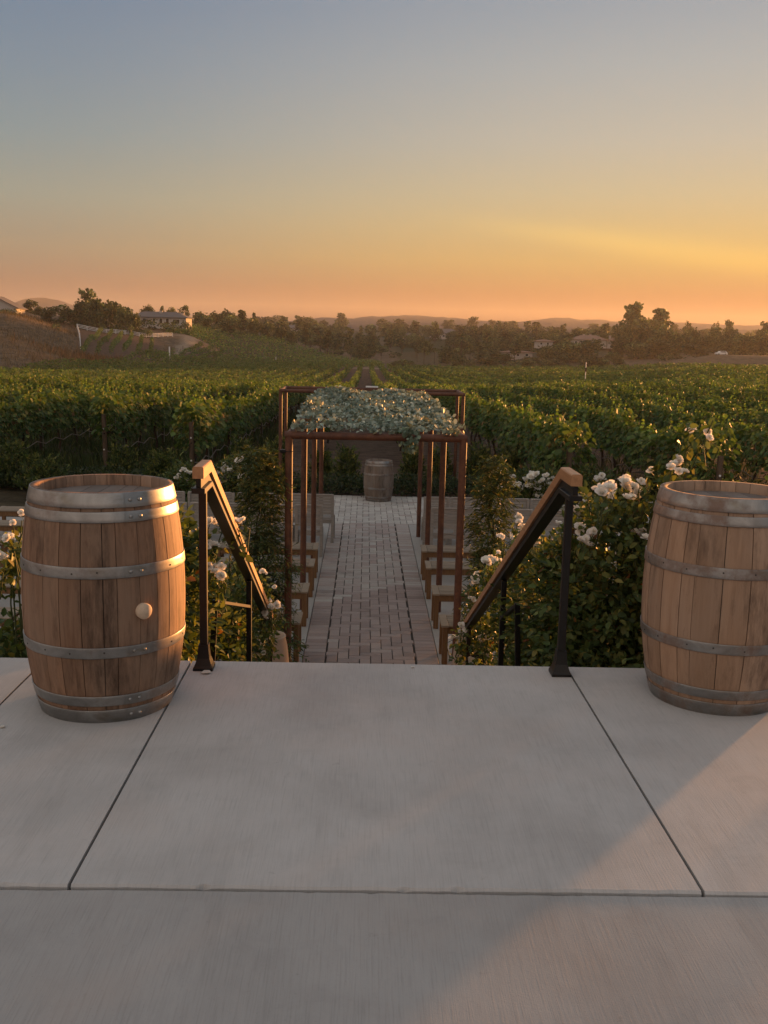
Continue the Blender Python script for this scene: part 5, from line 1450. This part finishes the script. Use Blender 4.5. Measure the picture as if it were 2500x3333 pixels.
def world():
    w = bpy.data.worlds.new('World'); S.world = w; w.use_nodes = True
    t = w.node_tree; n, l = t.nodes, t.links
    bg = n['Background']; bg.inputs['Strength'].default_value = .1
    sky = n.new('ShaderNodeTexSky'); sky.sky_type = 'NISHITA'; sky.sun_disc = False
    sky.sun_elevation = SUN_EL; sky.sun_rotation = SUN_AZ; sky.dust_density = 4; sky.air_density = 1.3; sky.ozone_density = 1.5; sky.altitude = 400
    tc = n.new('ShaderNodeTexCoord')
    def m(op, a, b=None):
        x = n.new('ShaderNodeMath'); x.operation = op
        for i, v in enumerate((a, b)):
            if v is None: continue
            if isinstance(v, bpy.types.NodeSocket): l.new(v, x.inputs[i])
            else: x.inputs[i].default_value = v
        return x.outputs[0]
    sep = n.new('ShaderNodeSeparateXYZ'); l.new(tc.outputs['Generated'], sep.inputs[0])
    el = m('ARCSINE', sep.outputs['Z'])
    e = m('DIVIDE', el, pi / 2)                      # 0 horizon .. 1 zenith
    dot = n.new('ShaderNodeVectorMath'); dot.operation = 'DOT_PRODUCT'; l.new(tc.outputs['Generated'], dot.inputs[0])
    dot.inputs[1].default_value = (sin(SUN_AZ), cos(SUN_AZ), 0)
    def ramp(fac, stops):
        r = n.new('ShaderNodeValToRGB'); el_ = r.color_ramp.elements; r.color_ramp.interpolation = 'EASE' if False else 'LINEAR'
        while len(el_) < len(stops): el_.new(.5)
        for i, (p, c) in enumerate(stops):
            c = [((v / 255) / 12.92 if v / 255 <= .04045 else ((v / 255 + .055) / 1.055) ** 2.4) for v in c]
            lum = .3 * c[0] + .6 * c[1] + .1 * c[2]; c = [v * .86 + lum * .14 for v in c]   # hazy evening air
            if .06 < p < .22: c = [v * 1.05 for v in c]
            el_[i].position = p; el_[i].color = (*c, 1)
        l.new(fac, r.inputs[0]); return r.outputs[0]
    d = 1 / 90
    away = ramp(e, AWAY); tow = ramp(e, TOW)
    az = n.new('ShaderNodeMapRange'); az.interpolation_type = 'SMOOTHSTEP'; l.new(dot.outputs['Value'], az.inputs[0])
    az.inputs[1].default_value = .50; az.inputs[2].default_value = .97
    mx = n.new('ShaderNodeMix'); mx.data_type = 'RGBA'; l.new(az.outputs[0], mx.inputs['Factor']); l.new(away, mx.inputs['A']); l.new(tow, mx.inputs['B'])
    back = ramp(e, BACK_FILL)
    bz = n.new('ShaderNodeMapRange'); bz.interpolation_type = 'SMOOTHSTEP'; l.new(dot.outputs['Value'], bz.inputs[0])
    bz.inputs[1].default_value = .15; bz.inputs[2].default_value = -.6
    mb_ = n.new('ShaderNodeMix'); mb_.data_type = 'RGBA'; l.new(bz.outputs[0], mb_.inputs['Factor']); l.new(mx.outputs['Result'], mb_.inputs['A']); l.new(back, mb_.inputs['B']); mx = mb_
    # glow round the low sun
    dot2 = n.new('ShaderNodeVectorMath'); dot2.operation = 'DOT_PRODUCT'; l.new(tc.outputs['Generated'], dot2.inputs[0]); dot2.inputs[1].default_value = (sin(SUN_AZ) * cos(radians(4.4)), cos(SUN_AZ) * cos(radians(4.4)), sin(radians(4.4)))
    ang = m('ARCCOSINE', m('MINIMUM', dot2.outputs['Value'], .99999))
    glow = m('EXPONENT', m('MULTIPLY', m('POWER', m('DIVIDE', ang, GLOW[0]), 2.0), -1.0))
    # a faint cirrus streak slanting down towards the sun
    azs = m('DEGREES', m('ARCTAN2', sep.outputs['X'], sep.outputs['Y']))
    line = m('SUBTRACT', m('DEGREES', el), m('ADD', 7.35, m('MULTIPLY', azs, -.130)))
    wd = m('ADD', .35, m('MULTIPLY', m('MAXIMUM', azs, 0), .022))
    st = m('EXPONENT', m('MULTIPLY', m('POWER', m('DIVIDE', line, wd), 2.0), -1.0))
    fade = n.new('ShaderNodeMapRange'); fade.interpolation_type = 'SMOOTHSTEP'; l.new(azs, fade.inputs[0]); fade.inputs[1].default_value = 1.5; fade.inputs[2].default_value = 16
    fo = n.new('ShaderNodeMapRange'); fo.interpolation_type = 'SMOOTHSTEP'; l.new(azs, fo.inputs[0]); fo.inputs[1].default_value = 60; fo.inputs[2].default_value = 36
    streak = m('MULTIPLY', m('MULTIPLY', st, fade.outputs[0]), fo.outputs[0])
    glow = m('ADD', glow, m('MULTIPLY', streak, .32))
    g = n.new('ShaderNodeVectorMath'); g.operation = 'SCALE'; g.inputs[0].default_value = GLOW[1]; l.new(glow, g.inputs['Scale'])
    add = n.new('ShaderNodeVectorMath'); add.operation = 'ADD'; l.new(mx.outputs['Result'], add.inputs[0]); l.new(g.outputs[0], add.inputs[1])
    s10 = n.new('ShaderNodeVectorMath'); s10.operation = 'SCALE'; l.new(add.outputs[0], s10.inputs[0]); s10.inputs['Scale'].default_value = 10 * SKY_GAIN
    fin = n.new('ShaderNodeMix'); fin.data_type = 'RGBA'; fin.inputs['Factor'].default_value = .99
    l.new(sky.outputs[0], fin.inputs['A']); l.new(s10.outputs[0], fin.inputs['B'])
    l.new(fin.outputs['Result'], bg.inputs['Color'])
# colours of the evening sky by elevation (fraction of a quarter turn), away from and towards the sun; zenith brightened to light the scene
BACK_FILL = [(0, (180, 145, 130)), (.08, (210, 182, 164)), (.25, (224, 208, 194)), (.5, (216, 208, 200)), (1, (172, 174, 178))]  # sky behind the camera, raised above real dusk brightness to light front faces
AWAY = [(0, (102, 76, 68)), (.03, (124, 102, 86)), (.05, (140, 132, 108)), (.08, (138, 147, 132)), (.115, (121, 143, 147)), (.15, (111, 136, 152)), (.19, (100, 128, 153)), (.4, (148, 158, 172)), (1, (172, 174, 178))]
TOW = [(0, (150, 84, 46)), (.03, (168, 112, 56)), (.05, (198, 160, 78)), (.068, (198, 171, 104)), (.09, (191, 177, 134)), (.12, (180, 177, 158)), (.16, (164, 171, 168)), (.195, (147, 160, 168)), (.4, (156, 162, 172)), (1, (172, 174, 178))]
GLOW = (.14, (.46, .27, .0))
SKY_GAIN = .25
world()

def haze():
    mb = MB(); mb.box((0, 1500, 45), (6400, 3300, 120), 0)
    m = bpy.data.materials.new('haze_air'); m.use_nodes = True; t = m.node_tree; t.nodes.remove(t.nodes['Principled BSDF'])
    v = t.nodes.new('ShaderNodeVolumePrincipled'); v.inputs['Color'].default_value = (.88, .88, .90, 1); v.inputs['Density'].default_value = .00012; v.inputs['Anisotropy'].default_value = .3
    t.links.new(v.outputs[0], t.nodes['Material Output'].inputs['Volume'])
    o = mb.build('haze', m); tag(o, kind='stuff')
haze()

CH = 1.55
cam = bpy.data.cameras.new('camera'); co = bpy.data.objects.new('camera', cam); COL.objects.link(co)
p, y, r = radians(9.72), radians(1.2), radians(1.33)
f = Vector((sin(y) * cos(p), cos(y) * cos(p), -sin(p))); r0 = Vector((cos(y), -sin(y), 0)); u0 = r0.cross(f)
R_ = r0 * cos(r) + u0 * sin(r); U_ = u0 * cos(r) - r0 * sin(r)
co.matrix_world = Matrix.Translation((0, 0, CH)) @ Matrix((R_, U_, -f)).transposed().to_4x4()
cam.sensor_fit = 'HORIZONTAL'; cam.sensor_width = 36; cam.lens = 2150 / 1659 * 36; cam.clip_start = .05; cam.clip_end = 8000
S.camera = co
S.view_settings.view_transform = 'Standard'; S.view_settings.look = 'None'; S.view_settings.exposure = 2.0; S.view_settings.gamma = 1
S.render.engine = 'CYCLES'
c = S.cycles; c.max_bounces = 6; c.diffuse_bounces = 3; c.glossy_bounces = 3; c.transmission_bounces = 4; c.volume_bounces = 0; c.transparent_max_bounces = 8
c.use_denoising = True; c.sample_clamp_indirect = 6; c.caustics_reflective = False; c.caustics_refractive = False
try: c.denoiser = 'OPENIMAGEDENOISE'
except Exception: pass
